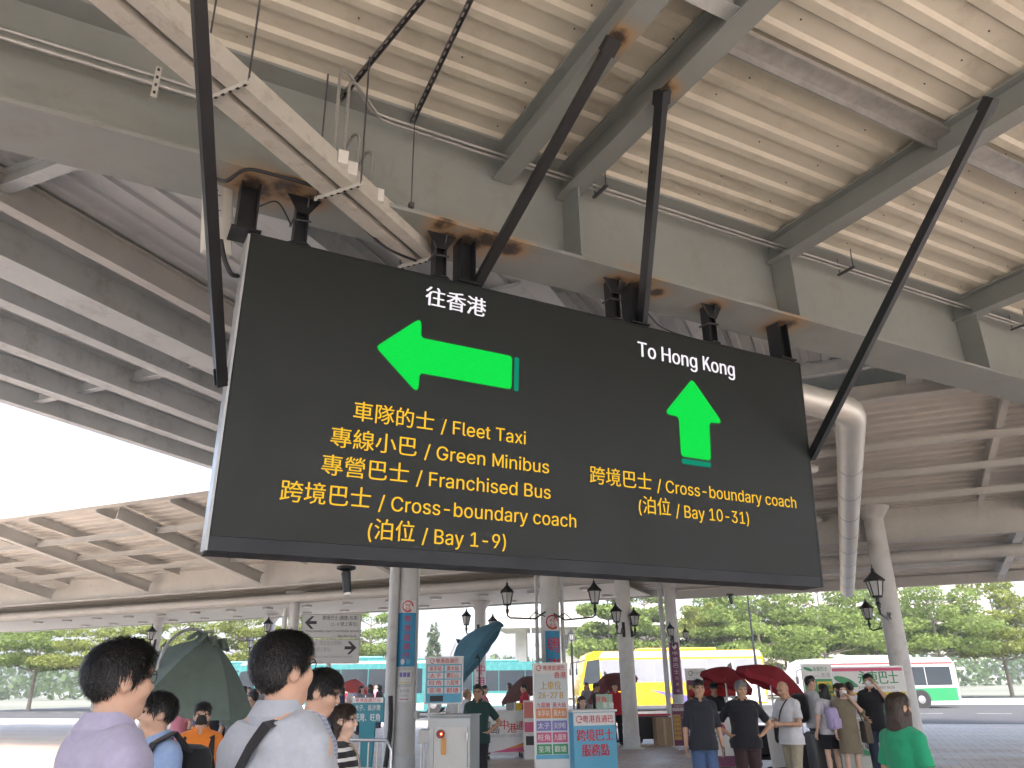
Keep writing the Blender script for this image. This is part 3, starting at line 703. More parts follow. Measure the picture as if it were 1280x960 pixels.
# round camera under the sign; the right one is a camera-shaped stand-in for a far lamp
for (x,y,lab) in ((433,707,'black bullet camera hanging under the left half of the LED sign'),(912,742,'small dark camera-shaped stand-in for a far lamp, hanging under the right half of the LED sign')):
    c=atY(x,y,6.85); t=thing('security_camera',c,lab,'camera'); c2=c.copy(); c2.z=max(c.z,2.70)
    q=MB(); q.lathe([(.05,0),(.085,-.01),(.085,-.03),(.03,-.05),(.03,-.07)],None,16); q.build('mount',BLACK,t,True)
    q=MB(); q.cyl((0,0,-.06),(.015,-.03,-.24),.042,.035,n=14); t.scale=(1,1,1) if x<500 else (.5,.5,.5); q.build('body',BLACK,t,True); q=MB(); q.cyl((.015,-.03,-.235),(.017,-.033,-.26),.03,n=12); q.build('lens',WHITEP,t,True)
# ============================================================ people: signed-distance bodies, surface nets
def vnoise(P, f, seed=0):
    P=P*f+seed*17.3; i=np.floor(P).astype(np.int64); t=P-i; t=t*t*(3-2*t); out=np.zeros(len(P))
    for dx in (0,1):
        for dy in (0,1):
            for dz in (0,1):
                h=(i[:,0]+dx)*73856093 ^ (i[:,1]+dy)*19349663 ^ (i[:,2]+dz)*83492791
                h=(h ^ (h>>13))*1274126177; v=((h ^ (h>>16)) & 0xffff)/32767.5-1
                out+=v*(t[:,0] if dx else 1-t[:,0])*(t[:,1] if dy else 1-t[:,1])*(t[:,2] if dz else 1-t[:,2])
    return out
class Field:
    def __init__(s, lo, hi, h):
        s.lo=np.array(lo,float); s.h=h; s.n=np.ceil((np.array(hi)-s.lo)/h).astype(int)+1; s.D=np.full(s.n,9.,np.float32)
    def sub(s, lo, hi, pad):
        a=np.clip(np.floor((np.array(lo)-pad-s.lo)/s.h).astype(int),0,s.n); b=np.clip(np.ceil((np.array(hi)+pad-s.lo)/s.h).astype(int)+1,0,s.n)
        if (b<=a).any(): return None
        g=[s.lo[k]+s.h*np.arange(a[k],b[k]) for k in range(3)]
        return tuple(slice(a[k],b[k]) for k in range(3)), np.meshgrid(*g,indexing='ij')
    def _put(s, fn, lo, hi, k, op):
        q=s.sub(lo,hi,k+3*s.h)
        if q is None: return
        sl,(X,Y,Z)=q; d=fn(X,Y,Z).astype(np.float32); o=s.D[sl]
        if op=='cut': s.D[sl]=np.maximum(o,-d); return
        if op=='and': s.D[sl]=np.maximum(o,d); return
        if k>0:
            hh=np.clip(.5+.5*(o-d)/k,0,1); s.D[sl]=o*(1-hh)+d*hh-k*hh*(1-hh)
        else: s.D[sl]=np.minimum(o,d)
    def cap(s, a, b, ra, rb=None, k=.02, T=None, op='add', flat=False):
        rb=ra if rb is None else rb; a=np.array(a,float);b=np.array(b,float)
        wa,wb=(a,b) if T is None else (T[0]@(a-T[1])+T[1],T[0]@(b-T[1])+T[1])
        def fn(X,Y,Z):
            px,py,pz=X-wa[0],Y-wa[1],Z-wa[2]; d=wb-wa; L2=(d@d)+1e-9; t0=(px*d[0]+py*d[1]+pz*d[2])/L2; t=np.clip(t0,0,1)
            r=np.sqrt((px-t*d[0])**2+(py-t*d[1])**2+(pz-t*d[2])**2)-(ra+(rb-ra)*t)
            if flat: L=math.sqrt(L2); r=np.maximum(r,np.maximum(-t0*L,(t0-1)*L))
            return r
        R_=max(ra,rb); s._put(fn,np.minimum(wa,wb)-R_,np.maximum(wa,wb)+R_,k,op)
    def ell(s, c, r, k=.02, T=None, op='add'):
        c=np.array(c,float);r=np.array(r,float)
        def fn(X,Y,Z):
            if T is not None:
                P=np.stack([X-T[1][0],Y-T[1][1],Z-T[1][2]],-1)@T[0]; X,Y,Z=P[...,0]+T[1][0],P[...,1]+T[1][1],P[...,2]+T[1][2]
            q=np.sqrt(((X-c[0])/r[0])**2+((Y-c[1])/r[1])**2+((Z-c[2])/r[2])**2); return (q-1)*r.min()*(.6+.4*np.minimum(q,1.5))
        wc=c if T is None else T[0]@(c-T[1])+T[1]; m=r.max(); s._put(fn,wc-m,wc+m,k,op)
    def loft(s, rings, k=.02, z0=None, z1=None, op='add'):
        rg=np.array(rings,float); z0=rg[0,0] if z0 is None else z0; z1=rg[-1,0] if z1 is None else z1
        def fn(X,Y,Z):
            zz=Z[0,0,:]; w=np.interp(zz,rg[:,0],rg[:,1]); d=np.interp(zz,rg[:,0],rg[:,2]); c=np.interp(zz,rg[:,0],rg[:,3])
            n=2.4; q=(np.abs(X/w)**n+np.abs((Y-c)/d)**n)**(1/n); r=(q-1)*np.minimum(w,d)
            return np.maximum(r,np.maximum(z0-Z,Z-z1))
        s._put(fn,(-rg[:,1].max(),-.3,z0),(rg[:,1].max(),.3,z1),k,op)
    def plane(s, n, p):                                   # keep the side n.(x-p) < 0
        g=[s.lo[k]+s.h*np.arange(s.n[k]) for k in range(3)]; X,Y,Z=np.meshgrid(*g,indexing='ij'); s.D=np.maximum(s.D,((X-p[0])*n[0]+(Y-p[1])*n[1]+(Z-p[2])*n[2]).astype(np.float32))
    def mesh(s):
        D=s.D; ins=D<0
        c=np.zeros([k-1 for k in D.shape],int)
        for dx in (0,1):
            for dy in (0,1):
                for dz in (0,1): c+=ins[dx:D.shape[0]-1+dx,dy:D.shape[1]-1+dy,dz:D.shape[2]-1+dz]
        act=(c>0)&(c<8); idx=np.full(act.shape,-1); cells=np.argwhere(act); idx[act]=np.arange(len(cells))
        acc=np.zeros((len(cells),3)); cnt=np.zeros(len(cells))
        i,j,k=cells.T
        cor=[(0,0,0),(1,0,0),(0,1,0),(1,1,0),(0,0,1),(1,0,1),(0,1,1),(1,1,1)]
        for a,b in ((0,1),(2,3),(4,5),(6,7),(0,2),(1,3),(4,6),(5,7),(0,4),(1,5),(2,6),(3,7)):
            A=np.array(cor[a]);B=np.array(cor[b]); da=D[i+A[0],j+A[1],k+A[2]];db=D[i+B[0],j+B[1],k+B[2]]
            m=(da<0)!=(db<0); t=np.where(m,da/np.where(m,da-db,1),0); t=np.clip(t,0,1)
            acc[m]+=(A+(B-A)*t[m,None]); cnt[m]+=1
        V=(cells+acc/cnt[:,None])*s.h+s.lo; F=[]
        for ax in range(3):
            o=[k for k in range(3) if k!=ax]; sh=list(D.shape); sh[ax]-=1
            s0=[slice(None)]*3; s1=[slice(None)]*3; s0[ax]=slice(0,-1); s1[ax]=slice(1,None)
            e=ins[tuple(s0)]!=ins[tuple(s1)]; pos=np.argwhere(e)
            pos=pos[(pos[:,o[0]]>0)&(pos[:,o[1]]>0)&(pos[:,o[0]]<D.shape[o[0]]-1)&(pos[:,o[1]]<D.shape[o[1]]-1)]
            if not len(pos): continue
            def cell(u,v): q=pos.copy(); q[:,o[0]]-=u; q[:,o[1]]-=v; return idx[q[:,0],q[:,1],q[:,2]]
            f=np.stack([cell(1,1),cell(0,1),cell(0,0),cell(1,0)],1)
            flip=ins[pos[:,0],pos[:,1],pos[:,2]]
            if ax==1: flip=~flip
            f[~flip]=f[~flip][:,::-1]; F.append(f)
        F=np.concatenate(F); F=F[(F>=0).all(1)]
        return V,F
def net(name, V, F, m, parent, sc=1., smooth_it=1, noise=None):
    # Laplacian smoothing, then wrinkles along normals
    if len(V)==0: return None
    for _ in range(smooth_it):
        acc=np.zeros_like(V);cn=np.zeros(len(V))
        for a,b in ((0,1),(1,2),(2,3),(3,0)):
            np.add.at(acc,F[:,a],V[F[:,b]]); np.add.at(cn,F[:,a],1); np.add.at(acc,F[:,b],V[F[:,a]]); np.add.at(cn,F[:,b],1)
        V=V*.5+.5*acc/np.maximum(cn,1)[:,None]
    if noise is not None:
        n=np.cross(V[F[:,2]]-V[F[:,0]],V[F[:,3]]-V[F[:,1]]); vn=np.zeros_like(V)
        for k in range(4): np.add.at(vn,F[:,k],n)
        vn/=np.linalg.norm(vn,axis=1,keepdims=True)+1e-12
        V=V+vn*noise(V)[:,None]
    V=V*sc
    me=bpy.data.meshes.new(name); me.vertices.add(len(V)); me.vertices.foreach_set('co',V.astype(np.float32).ravel())
    me.loops.add(F.size); me.loops.foreach_set('vertex_index',F.astype(np.int32).ravel()); me.polygons.add(len(F)); me.polygons.foreach_set('loop_start',np.arange(0,F.size,4,dtype=np.int32))
    me.update(calc_edges=True); me.polygons.foreach_set('use_smooth',[True]*len(F)); me.materials.append(m)
    return put(name,me,parent)
def rotm(yaw=0,pitch=0,roll=0): return np.array((Matrix.Rotation(yaw,3,'Z')@Matrix.Rotation(pitch,3,'X')@Matrix.Rotation(roll,3,'Y')))
def skin(name,c): return mat(name,c,.5,var=.1,scale=14,spec=.4)
SK1=skin('light skin',(.56,.35,.25)); SK2=skin('tan skin',(.45,.27,.18)); SK3=skin('fair skin',(.64,.43,.33))
HB=mat('black hair',(.012,.011,.011),.42,var=.4,scale=60,bump=.35,bscale=140,spec=.5); HBR=mat('brown hair',(.035,.02,.013),.45,var=.4,scale=50,bump=.35,bscale=120)
HGY=mat('grey hair',(.22,.22,.22),.5,var=.4,scale=60,bump=.35,bscale=140); HSH=mat('shaved grey stubble',(.20,.15,.12),.7,var=.3,scale=40)
def cloth(name,c,scale=40,var=.08,bump=.15,rough=.85): return mat(name,c,rough,var=var,scale=scale,bump=bump,bscale=400,spec=.2,sheen=.15)
SHOE=mat('white trainers',(.62,.62,.60),.6,var=.1); SHOEB=mat('black shoes',(.02,.02,.02),.45,var=.1)
EYEM=mat('dark eyes',(.02,.015,.012),.2,var=0); LIPM=mat('lips',(.42,.17,.14),.5,var=0); GLS=mat('dark spectacle frame',(.03,.025,.02),.3,var=0)
LENS=mat('spectacle lens',(.55,.58,.6),.1,var=0)
MASKW=mat('white face mask',(.74,.75,.76),.8,var=.05); MASKK=mat('black face mask',(.02,.02,.022),.8,var=.1)
TORSO=[(.84,.160,.112,-.01),(.92,.170,.120,-.015),(1.02,.152,.108,0),(1.10,.146,.104,0),(1.22,.158,.112,.005),(1.33,.170,.116,.005),(1.41,.163,.100,-.005),(1.465,.12,.075,-.015),(1.515,.065,.062,-.008)]
def person(loc, face, H, label, sk=SK1, hair='short', hm=HB, top=None, sleeve='short', topkind='shirt', bottom=None, bkind='pants', shoes=SHOEB, L=None, Rr=None, hyaw=0, hpitch=0, girth=1., lean=0., h=.010, glasses=False, mask=None, tuck=False, legs=None, strands=0, group=None, collar=None, wr=.006, hand=None, cat='person', belly=0.):
    """body built in its own frame: facing +Y, right hand at +X; face = compass of the look direction in degrees from +X"""
    t=thing('person',loc,label,cat,group,rz=R(face-90)); sc=H/1.75
    ank=[(-.10,0,.08),(.10,0,.08)] if legs is None else legs
    kn=[((ank[i][0]*.55+(-.09,.09)[i]*.45),ank[i][1]*.5+.015,.49) for i in (0,1)]
    sh=[(-.168*girth**.5,-.012,1.408),(.168*girth**.5,-.012,1.408)]
    el=[L[0] if L else (-.235,-.03,1.12),Rr[0] if Rr else (.235,-.03,1.12)]
    wrs=[L[1] if L else (-.255,.05,.875),Rr[1] if Rr else (.255,.05,.875)]
    hd=[(L[2] if L and len(L)>2 else None),(Rr[2] if Rr and len(Rr)>2 else None)]
    T=(rotm(hyaw,hpitch),np.array([0,-.005,1.54])); HT=T
    tor=[(z,w_*girth,d*girth*(1+belly*math.exp(-((z-1.08)/.14)**2)),c+belly*.06*math.exp(-((z-1.08)/.14)**2)) for z,w_,d,c in TORSO]
    lo=(-.62,-.42,-.01); hi=(.62,.62,1.80)
    f=Field(lo,hi,h)
    f.loft(tor,.02)
    for i in (0,1):
        sx=(-1,1)[i]
        f.cap((sx*.07,-.012,1.442),sh[i],.046,.048,.05); f.cap(sh[i],el[i],.046,.040,.02); f.cap(el[i],wrs[i],.040,.026,.012)
        # palm, four fingers, thumb
        a=np.array(el[i]);b=np.array(wrs[i]); d=(b-a)/np.linalg.norm(b-a); dirh=d if hd[i] is None else np.array(hd[i],float); dirh/=np.linalg.norm(dirh)
        inward=np.array([-sx,.15,0.]); pn=inward-dirh*(inward@dirh); pn/=np.linalg.norm(pn)+1e-9; sd=np.cross(dirh,pn); sd=sd if sd[1]>0 else -sd
        pc=b+dirh*.05
        for o_ in (-.022,0,.022): f.cap(b+sd*o_*.6,b+dirh*.085+sd*o_,.016,.015,.012)
        for q,(o_,ln) in enumerate(((.031,.062),(.011,.072),(-.010,.067),(-.030,.052))):
            k0=b+dirh*.085+sd*o_; k1=k0+dirh*ln*.55+pn*.008; k2=k1+dirh*ln*.42+pn*.028; f.cap(k0,k1,.0095,.0088,.003); f.cap(k1,k2,.0088,.0075,.002)
        th0=b+dirh*.03+sd*.026; th1=th0+dirh*.04+sd*.028+pn*.012; th2=th1+dirh*.03+pn*.014; f.cap(th0,th1,.013,.011,.006); f.cap(th1,th2,.011,.009,.002)
        hip=((-.088,.088)[i]*girth**.5,-.01,.90); f.cap(hip,kn[i],.082*girth**.5,.054,.03); f.cap(kn[i],ank[i],.052,.036,.015)
        f.cap((kn[i][0]*.6+ank[i][0]*.4,kn[i][1]-.02,.36),(ank[i][0],ank[i][1]-.01,.2),.05,.035,.03)
        f.cap((ank[i][0],ank[i][1]-.03,.05),(ank[i][0]*1.15,ank[i][1]+.14,.03),.04,.03,.02)
    f.cap((0,-.015,1.44),(0,.0,1.58),.060,.054,.03)
    f.ell((0,-.004,1.655),(.076,.096,.095),.02,T); f.ell((0,.030,1.590),(.060,.066,.072),.03,T); f.cap((-.018,.066,1.543),(.018,.066,1.543),.02,None,.02,T)
    f.cap((0,.088,1.655),(0,.110,1.615),.009,.014,.012,T); f.ell((0,.097,1.612),(.020,.014,.011),.008,T)
    for sx in (-1,1):
        f.ell((sx*.077,-.006,1.632),(.012,.024,.035),.006,T); f.ell((sx*.033,.080,1.671),(.030,.016,.010),.02,T); f.ell((sx*.042,.058,1.612),(.028,.034,.030),.03,T)
        f.ell((sx*.033,.100,1.650),(.020,.013,.010),.0,T,'cut')
    f.ell((0,.089,1.572),(.024,.012,.007),.006,T); f.ell((0,.086,1.561),(.020,.012,.007),.006,T)
    f.plane((0,0,-1),(0,0,.004))
    V,F=f.mesh(); body=net('body',V,F,sk,t,sc,1)
    hp=lambda p: T[0]@(np.array(p)-T[1])+T[1]
    for sx in (-1,1): MB().sphere(hp((sx*.033,.084,1.651))*sc,.011*sc,8,6).build('eye',EYEM,t,True)
    q=MB(); c=[hp((x,.0945-abs(x)*.5,1.567))*sc for x in (-.022,-.011,0,.011,.022)]; q.tube(c,[.002*sc,.0045*sc,.005*sc,.0045*sc,.002*sc],6); q.build('mouth',LIPM,t,True)
    if glasses:
        q=MB()
        for sx in (-1,1):
            pts=[hp((sx*.036+.025*math.cos(a),.101-.1*abs(.025*math.cos(a)),1.648+.019*math.sin(a)))*sc for a in np.linspace(0,2*math.pi,13)]; q.tube(pts,.0019*sc,5)
            q.tube([hp((sx*.060,.094,1.655))*sc,hp((sx*.082,.04,1.652))*sc,hp((sx*.084,-.02,1.640))*sc],.002*sc,5)
        q.tube([hp((-.012,.103,1.652))*sc,hp((.012,.103,1.652))*sc],.002*sc,5); q.build('glasses',GLS,t,True)
    if mask:
        m_=Field((-.25,-.25,1.35),(.25,.3,1.8),.006); m_.ell((0,.030,1.590),(.068,.078,.068),.0,T); m_.ell((0,.083,1.608),(.046,.046,.042),.03,T)
        m_.ell((0,-.06,1.60),(.16,.085,.2),.0,T,'cut'); V,F=m_.mesh(); mo=net('face_mask',V,F,mask,t,sc,2)
        q=MB()
        for sx in (-1,1): q.tube([hp((sx*.062,.045,1.61))*sc,hp((sx*.086,-.01,1.64))*sc],.0018*sc,5)
        q.build('ear_loop',MASKW if mask is MASKW else MASKK,t)
    # hair
    if hair!='none':
        g=Field((-.3,-.4,1.15),(.3,.3,1.85),min(.008,h))
        if hair=='bald':
            g.ell((0,-.006,1.650),(.0785,.0985,.090),.0,T); g.ell((0,.02,1.75),(.1,.12,.085),.0,T,'cut'); g.ell((0,.10,1.60),(.12,.12,.16),.0,T,'cut')
        else:
            big=1.0 if hair!='full' else 1.05
            g.ell((0,-.010,1.668),(.082,.1015,.097*big),.0,T)
            g.ell((0,.030,1.722),(.064*big,.062,.042*big),.03,T)
            g.ell((0,.128,1.598),(.094,.090,.112),.0,T,'cut')
            if hair in('short','full','cap'):
                g.cap((-.12,.03,1.585),(.12,.03,1.585),.050,None,0,T,'cut'); g.cap((-.13,-.03,1.545),(.13,-.03,1.545),.055,None,0,T,'cut')
                for sx in (-1,1): g.cap((sx*.085,-.004,1.632),(sx*.13,-.004,1.632),.032,None,0,T,'cut'); g.cap((-.1,-.10,1.50),(.1,-.10,1.50),.075,None,0,T,'cut')
            if hair=='long':
                g.ell((0,-.055,1.52),(.098,.062,.17),.03,T); g.cap((-.075,.02,1.60),(-.08,.0,1.42),.028,.02,.03,T); g.cap((.075,.02,1.60),(.08,.0,1.42),.028,.02,.03,T)
            if hair=='bob': g.ell((0,-.03,1.60),(.105,.09,.115),.03,T)
            if hair=='clip': g.ell((0,-.105,1.60),(.06,.05,.075),.03,T); g.cap((-.07,-.02,1.60),(-.075,-.03,1.5),.03,.015,.03,T); g.cap((.07,-.02,1.60),(.075,-.03,1.5),.03,.015,.03,T); g.cap((0,-.12,1.58),(.0,-.10,1.42),.045,.03,.03,T)
        V,F=g.mesh()
        ho=net('hair',V,F,hm,t,sc,1,lambda P:(.003 if strands else .005)*vnoise(P,30,1)+(.0015 if strands else .004)*vnoise(P*np.array([1,1,.35]),90,2)) if len(F) else None
        if strands and ho:
            me=ho.data; q=MB(); idx=RNG.integers(0,len(F),int(strands*1.5)); cen=V[F].mean(1); ctr=hp((0,-.01,1.66))
            for fi in idx:
                p=cen[fi]; nn=p-ctr; nn=nn/np.linalg.norm(nn); dwn=np.array([0,-.15,-1.])+RNG.normal(0,.20,3); tg=dwn-nn*(dwn@nn); tg/=np.linalg.norm(tg)+1e-6
                if p[2]>1.70: tg=tg*.5+(hp((0,.25,1.7))-hp((0,0,1.7)))*RNG.uniform(-1,3); tg-=nn*(tg@nn); tg/=np.linalg.norm(tg)+1e-6
                ln=RNG.uniform(.025,.055); w_=np.cross(nn,tg)*RNG.uniform(.0007,.0024)
                a=p+nn*.001; b=a+tg*ln*.5+nn*RNG.uniform(.002,.007); c=a+tg*ln+nn*RNG.uniform(-.001,.008)
                q.raw([(a-w_)*sc,(a+w_)*sc,(b+w_*.8)*sc,(b-w_*.8)*sc,c*sc],[(0,1,2,3),(3,2,4)])
            q.build('hair_strands',hm,ho)
    # clothes
    o_=.014
    if top is not None:
        z0=.86 if not tuck else .99
        if topkind=='dress': z0=.50
        f=Field(lo,hi,h)
        tg_=[(z,w_*1.0+o_+.012*(topkind!='tee'),d+o_+.010,c) for z,w_,d,c in tor]
        if topkind=='dress': tg_=[(.50,.215,.17,0),(.70,.20,.15,-.005)]+[(z,w_+.012,d+.012,c) for z,w_,d,c in tg_]
        elif not tuck: tg_=[(z0-.03,tg_[0][1]+.012,tg_[0][2]+.012,tg_[0][3])]+tg_
        for i in (0,1):
            S,E,W_=map(np.array,(sh[i],el[i],wrs[i]))
            if sleeve=='short': f.cap(S,S+(E-S)*.80,.060,.066,.03); cutp=(S+(E-S)*.74,(E-S))
            elif sleeve=='elbow': f.cap(S,E,.060,.058,.03); cutp=(E+(W_-E)*.05,(W_-E)); f.cap(E,E+(W_-E)*.1,.056,.054,.02)
            else: f.cap(S,E,.058,.054,.03); f.cap(E,E+(W_-E)*.97,.053,.040,.02); cutp=(E+(W_-E)*.97,(W_-E))
            if topkind!='none':
                n=cutp[1]/np.linalg.norm(cutp[1]); f.cap(cutp[0],cutp[0]+n*.14,.11,.11,0,None,'cut',True)
        if topkind!='dress' and not tuck: tg_=[(z,w_+.022*max(0,min(1,(1.06-z)/.2)),d+.024*max(0,min(1,(1.06-z)/.2)),c) for z,w_,d,c in tg_]
        f.loft(tg_,.035,z0=z0 if topkind=='dress' or tuck else z0-.03,z1=1.485)
        for sx in (-1,1): f.cap((sx*.07,-.012,1.442),sh[(sx+1)//2],.056,.058,.04)
        # neck opening
        f.cap((0,.02,1.482),(0,.05,1.62),.072 if topkind in('tee','dress') else .064,.09,0,None,'cut')
        V,F=f.mesh()
        def wrk(P):
            z=P[:,2]; a=vnoise(P*np.array([1,1,.45]),9,3)*.6+vnoise(P*np.array([.6,.6,1.]),17,5)*.4+.5*(np.abs(vnoise(P+.6*P[:,[2,0,1]],7,9))-.3)
            return wr*(a*1.5+.9*np.maximum(0,.32-np.abs(vnoise(P*np.array([.8,.8,1.3])+.35*P[:,[1,2,0]],6.5,12)))-.12)
        net({'dress':'dress','tee':'t_shirt','polo':'polo_shirt'}.get(topkind,'shirt'),V,F,top,t,sc,1,wrk)
        if topkind in('shirt','polo'):
            q=MB(); cm=collar or top; n=18; r0,r1=.072,.066; vs=[];fs=[]
            for k in range(n+1):
                a=math.pi*.5+.30+ (2*math.pi-.60)*k/n; ca,sa=math.cos(a),math.sin(a); zz=1.492-.034*max(0,sa)
                for rr,z in ((.100,zz-.040),(.071,zz+.046),(.076,zz+.052),(.104,zz+.002),(.100,zz-.014)): vs.append((ca*rr*sc,(sa*rr*1.0-.008)*sc,z*sc))
            for k in range(n):
                for j in range(5): fs.append((k*5+j,k*5+(j+1)%5,(k+1)*5+(j+1)%5,(k+1)*5+j))
            q.raw(vs,fs); q.build('collar',cm,t,True)
    if bottom is not None:
        f=Field((-.4,-.4,-.0),(.4,.4,1.1),h)
        wst=1.03
        rg=[(z,w_+.012,d+.012,c) for z,w_,d,c in tor if z<1.1]
        f.loft([(.80,.155*girth,.105*girth,-.01)]+rg,.03,z1=wst)
        zc={'pants':.07,'shorts':.56,'skirt':.55}[bkind]
        for i in (0,1):
            hip=((-.09,.09)[i]*girth**.5,-.01,.88); f.cap(hip,kn[i],.098*girth**.5,.080,.03); 
            if bkind!='shorts': f.cap(kn[i],(ank[i][0],ank[i][1],.06),.080,.068,.03)
        f.plane((0,0,-1),(0,0,zc))
        V,F=f.mesh(); net({'pants':'trousers','shorts':'shorts','skirt':'skirt'}[bkind],V,F,bottom,t,sc,1,lambda P:.006*vnoise(P*np.array([1,1,.6]),11,4)+.004*vnoise(P,24,8))
    f=Field((-.35,-.3,-.02),(.35,.4,.2),min(h,.009))
    for i in (0,1):
        a=ank[i]; f.cap((a[0],a[1]-.045,.042),(a[0]*1.18,a[1]+.145,.034),.047,.040,.02); f.cap((a[0],a[1]-.02,.05),(a[0],a[1]-.01,.10),.046,.042,.02)
    f.plane((0,0,-1),(0,0,.002)); V,F=f.mesh(); net('shoes',V,F,shoes,t,sc,1)
    t['_']=0; del t['_']
    return t
def torso_pt(ang, z, off, girth=1., H=1.75):
    rg=np.array(TORSO); w_=np.interp(z,rg[:,0],rg[:,1])*girth+off; d=np.interp(z,rg[:,0],rg[:,2])*girth+off; c=np.interp(z,rg[:,0],rg[:,3])
    n=2.4; ca,sa=math.cos(ang),math.sin(ang); q=(abs(ca/w_)**n+abs(sa/d)**n)**(-1/n); return Vector((ca*q,c+sa*q,z))*(H/1.75), Vector((ca/w_,sa/d,0)).normalized()
def strap_loop(parent, m, side, H, girth=1., off=.036, w_=.035, zlo=1.0, name='strap', down=True):
    """cross-body strap: over the shoulder on +side, down to the opposite hip front and back"""
    pts=[];nr=[]
    for k in range(33):
        a=2*math.pi*k/32           # a=0 at shoulder, pi at hip
        t_=.5-.5*math.cos(a); z=1.475*(1-t_)+zlo*t_
        x=side*(.085*(1-t_)-.17*t_*1.0); 
        ang=None
        if k in(0,32): p=Vector((side*.085,-.012,1.492)); n=Vector((0,0,1))
        else:
            sy=1 if a<math.pi else -1
            rg=np.array(TORSO); w0=np.interp(z,rg[:,0],rg[:,1])*girth+off; d0=np.interp(z,rg[:,0],rg[:,2])*girth+off; c0=np.interp(z,rg[:,0],rg[:,3])
            if z>1.38: w0=max(w0,.19); d0=max(d0,.075+off-.02*(z-1.38)/.1)
            u=min(abs(x/w0),.999); y=c0+sy*d0*(1-u**2.4)**(1/2.4); p=Vector((x,y,z)); n=Vector((x/w0*.5,sy,.35 if z>1.36 else 0))
        pts.append(p*(H/1.75)); nr.append(n)
    return MB().ribbon(pts,nr,w_,.004).build(name,m,parent)
# ============================================================ helpers for street objects
CAMDIR=VIEW+180
def pan(o,a):                                   # panel matrix: faces compass a (degrees)
    a=R(a); return panelM(o,(-math.sin(a),math.cos(a),0),(0,0,1))
def boxM(M,c,size,mb,bev=0): mb.box(c,size,M,bev=bev)
PRINT=lambda n,c: mat('print '+n,c,.5,var=.03)
RED_=PRINT('red',(.55,.03,.05)); BLUE_=PRINT('sky blue',(.03,.30,.55)); WHT_=PRINT('white',(.72,.73,.73)); GRN_=PRINT('green',(.04,.30,.12)); ORG_=PRINT('orange',(.70,.26,.08)); PUR_=PRINT('violet',(.22,.20,.50))
MAR_=PRINT('plum',(.17,.04,.10)); BLK_=PRINT('black',(.03,.03,.035)); YEL_=PRINT('yellow',(.75,.58,.05)); PNK_=PRINT('pink',(.62,.10,.22)); TEA_=PRINT('teal',(.03,.22,.28)); PALE_=PRINT('pale grey blue',(.60,.66,.70)); GRYP_=PRINT('grey',(.35,.35,.36)); GLD_=PRINT('ochre',(.55,.35,.08)); LBL_=PRINT('light blue',(.12,.42,.62))
ALU=mat('aluminium stand',(.55,.55,.55),.35,metal=.6,var=.05); STEEL=mat('brushed steel',(.5,.5,.5),.32,metal=.8,var=.08)
def ring_logo(mb,x,y,r,M,z=.004,gap=.9):        # open swirl ring
    n=26; vs=[];fs=[]
    for k in range(n+1):
        a=gap*.5-.35+(2*math.pi-gap)*k/n; w_=.16+.16*abs(k/n-.5)*2
        vs+=[(x+r*math.cos(a),y+r*math.sin(a),z),(x+r*(1-w_)*math.cos(a),y+r*(1-w_)*math.sin(a),z)]
    for k in range(n): fs.append((2*k+1,2*k,2*k+2,2*k+3))
    mb.raw(vs,fs,M); mb.raw([(x+r*.1,y-.12*r,z),(x+r*.98,y-.12*r,z),(x+r*.98,y+.08*r,z),(x+r*.1,y+.08*r,z)],[(0,1,2,3)],M)
def rects(name,rl,parent,mats,M,z=.002):         # rl: (x,y,w,h,mat index[,extra z])
    q=MB()
    for r_ in rl:
        x,y,w_,h_,k=r_[:5]; zz=z+(r_[5] if len(r_)>5 else 0); q.k=k; q.raw([(x-w_/2,y-h_/2,zz),(x+w_/2,y-h_/2,zz),(x+w_/2,y+h_/2,zz),(x-w_/2,y+h_/2,zz)],[(0,1,2,3)],M)
    return q.build(name,mats,parent)
# ------------------------------------------------------------ banners on columns (bent round the shaft)
def bent(r): return lambda p: Vector((math.sin(p[0]/r)*(r+p[2]),p[1],math.cos(p[0]/r)*(r+p[2])))
def column_banner(col,ang,r,zc,w_,h_,m,name='banner'):
    M=Matrix.Rotation(ang,4,'Z')@Matrix(((0,0,1,0),(1,0,0,0),(0,1,0,zc),(0,0,0,1)))
    f=bent(r+.006); vs=[];fs=[]; n=14
    for k in range(n+1):
        x=-w_/2+w_*k/n; vs+=[f((x,-h_/2,0)),f((x,h_/2,0))]
    for k in range(n): fs.append((2*k,2*k+2,2*k+3,2*k+1))
    o=MB().raw(vs,fs,M).build(name,m,col,True); return o,M,bent(r+.009)
def bent_logo(o,M,f,x,y,rr):
    q=MB(); ring_logo(q,x,y,rr,None,0); q.v=[M@f(v) for v in q.v]; q.build('emblem',RED_,o); write('lettering',[('粵港',x-.0*rr,y+.2*rr,rr*.5,None,0,.0),('直通',x,y-.4*rr,rr*.5)],o,RED_,M,f)
zA=lambda col,px,y: (atD(px,y,1).z)
def zat(px,py,dep): return atD(px,py,dep).z
z1,z2,z3=zat(507,746,16.8),zat(507,763,16.8),zat(507,833,16.8)
b,M,f=column_banner(colA,aA-R(6),.245,(z1+z2)/2,.46,z1-z2-.004,WHT_); bent_logo(b,M,f,.02,0,.13)
b,M,f=column_banner(colA,aA-R(6),.245,(z2+z3)/2,.46,z2-z3,BLUE_)
hh=(z2-z3)/5.8
write('lettering',[(c,.02,(z2-z3)/2-hh*(k+.7),hh*.80,hh*.8,0,.012) for k,c in enumerate('粵港直通巴')],b,RED_,M,f)
write('lettering',[('⬤',-.06,-(z2-z3)/2+.10,.09,.09,0),('⬤',.07,-(z2-z3)/2+.10,.09,.09,1)],b,[WHT_,LBL_],M,f)
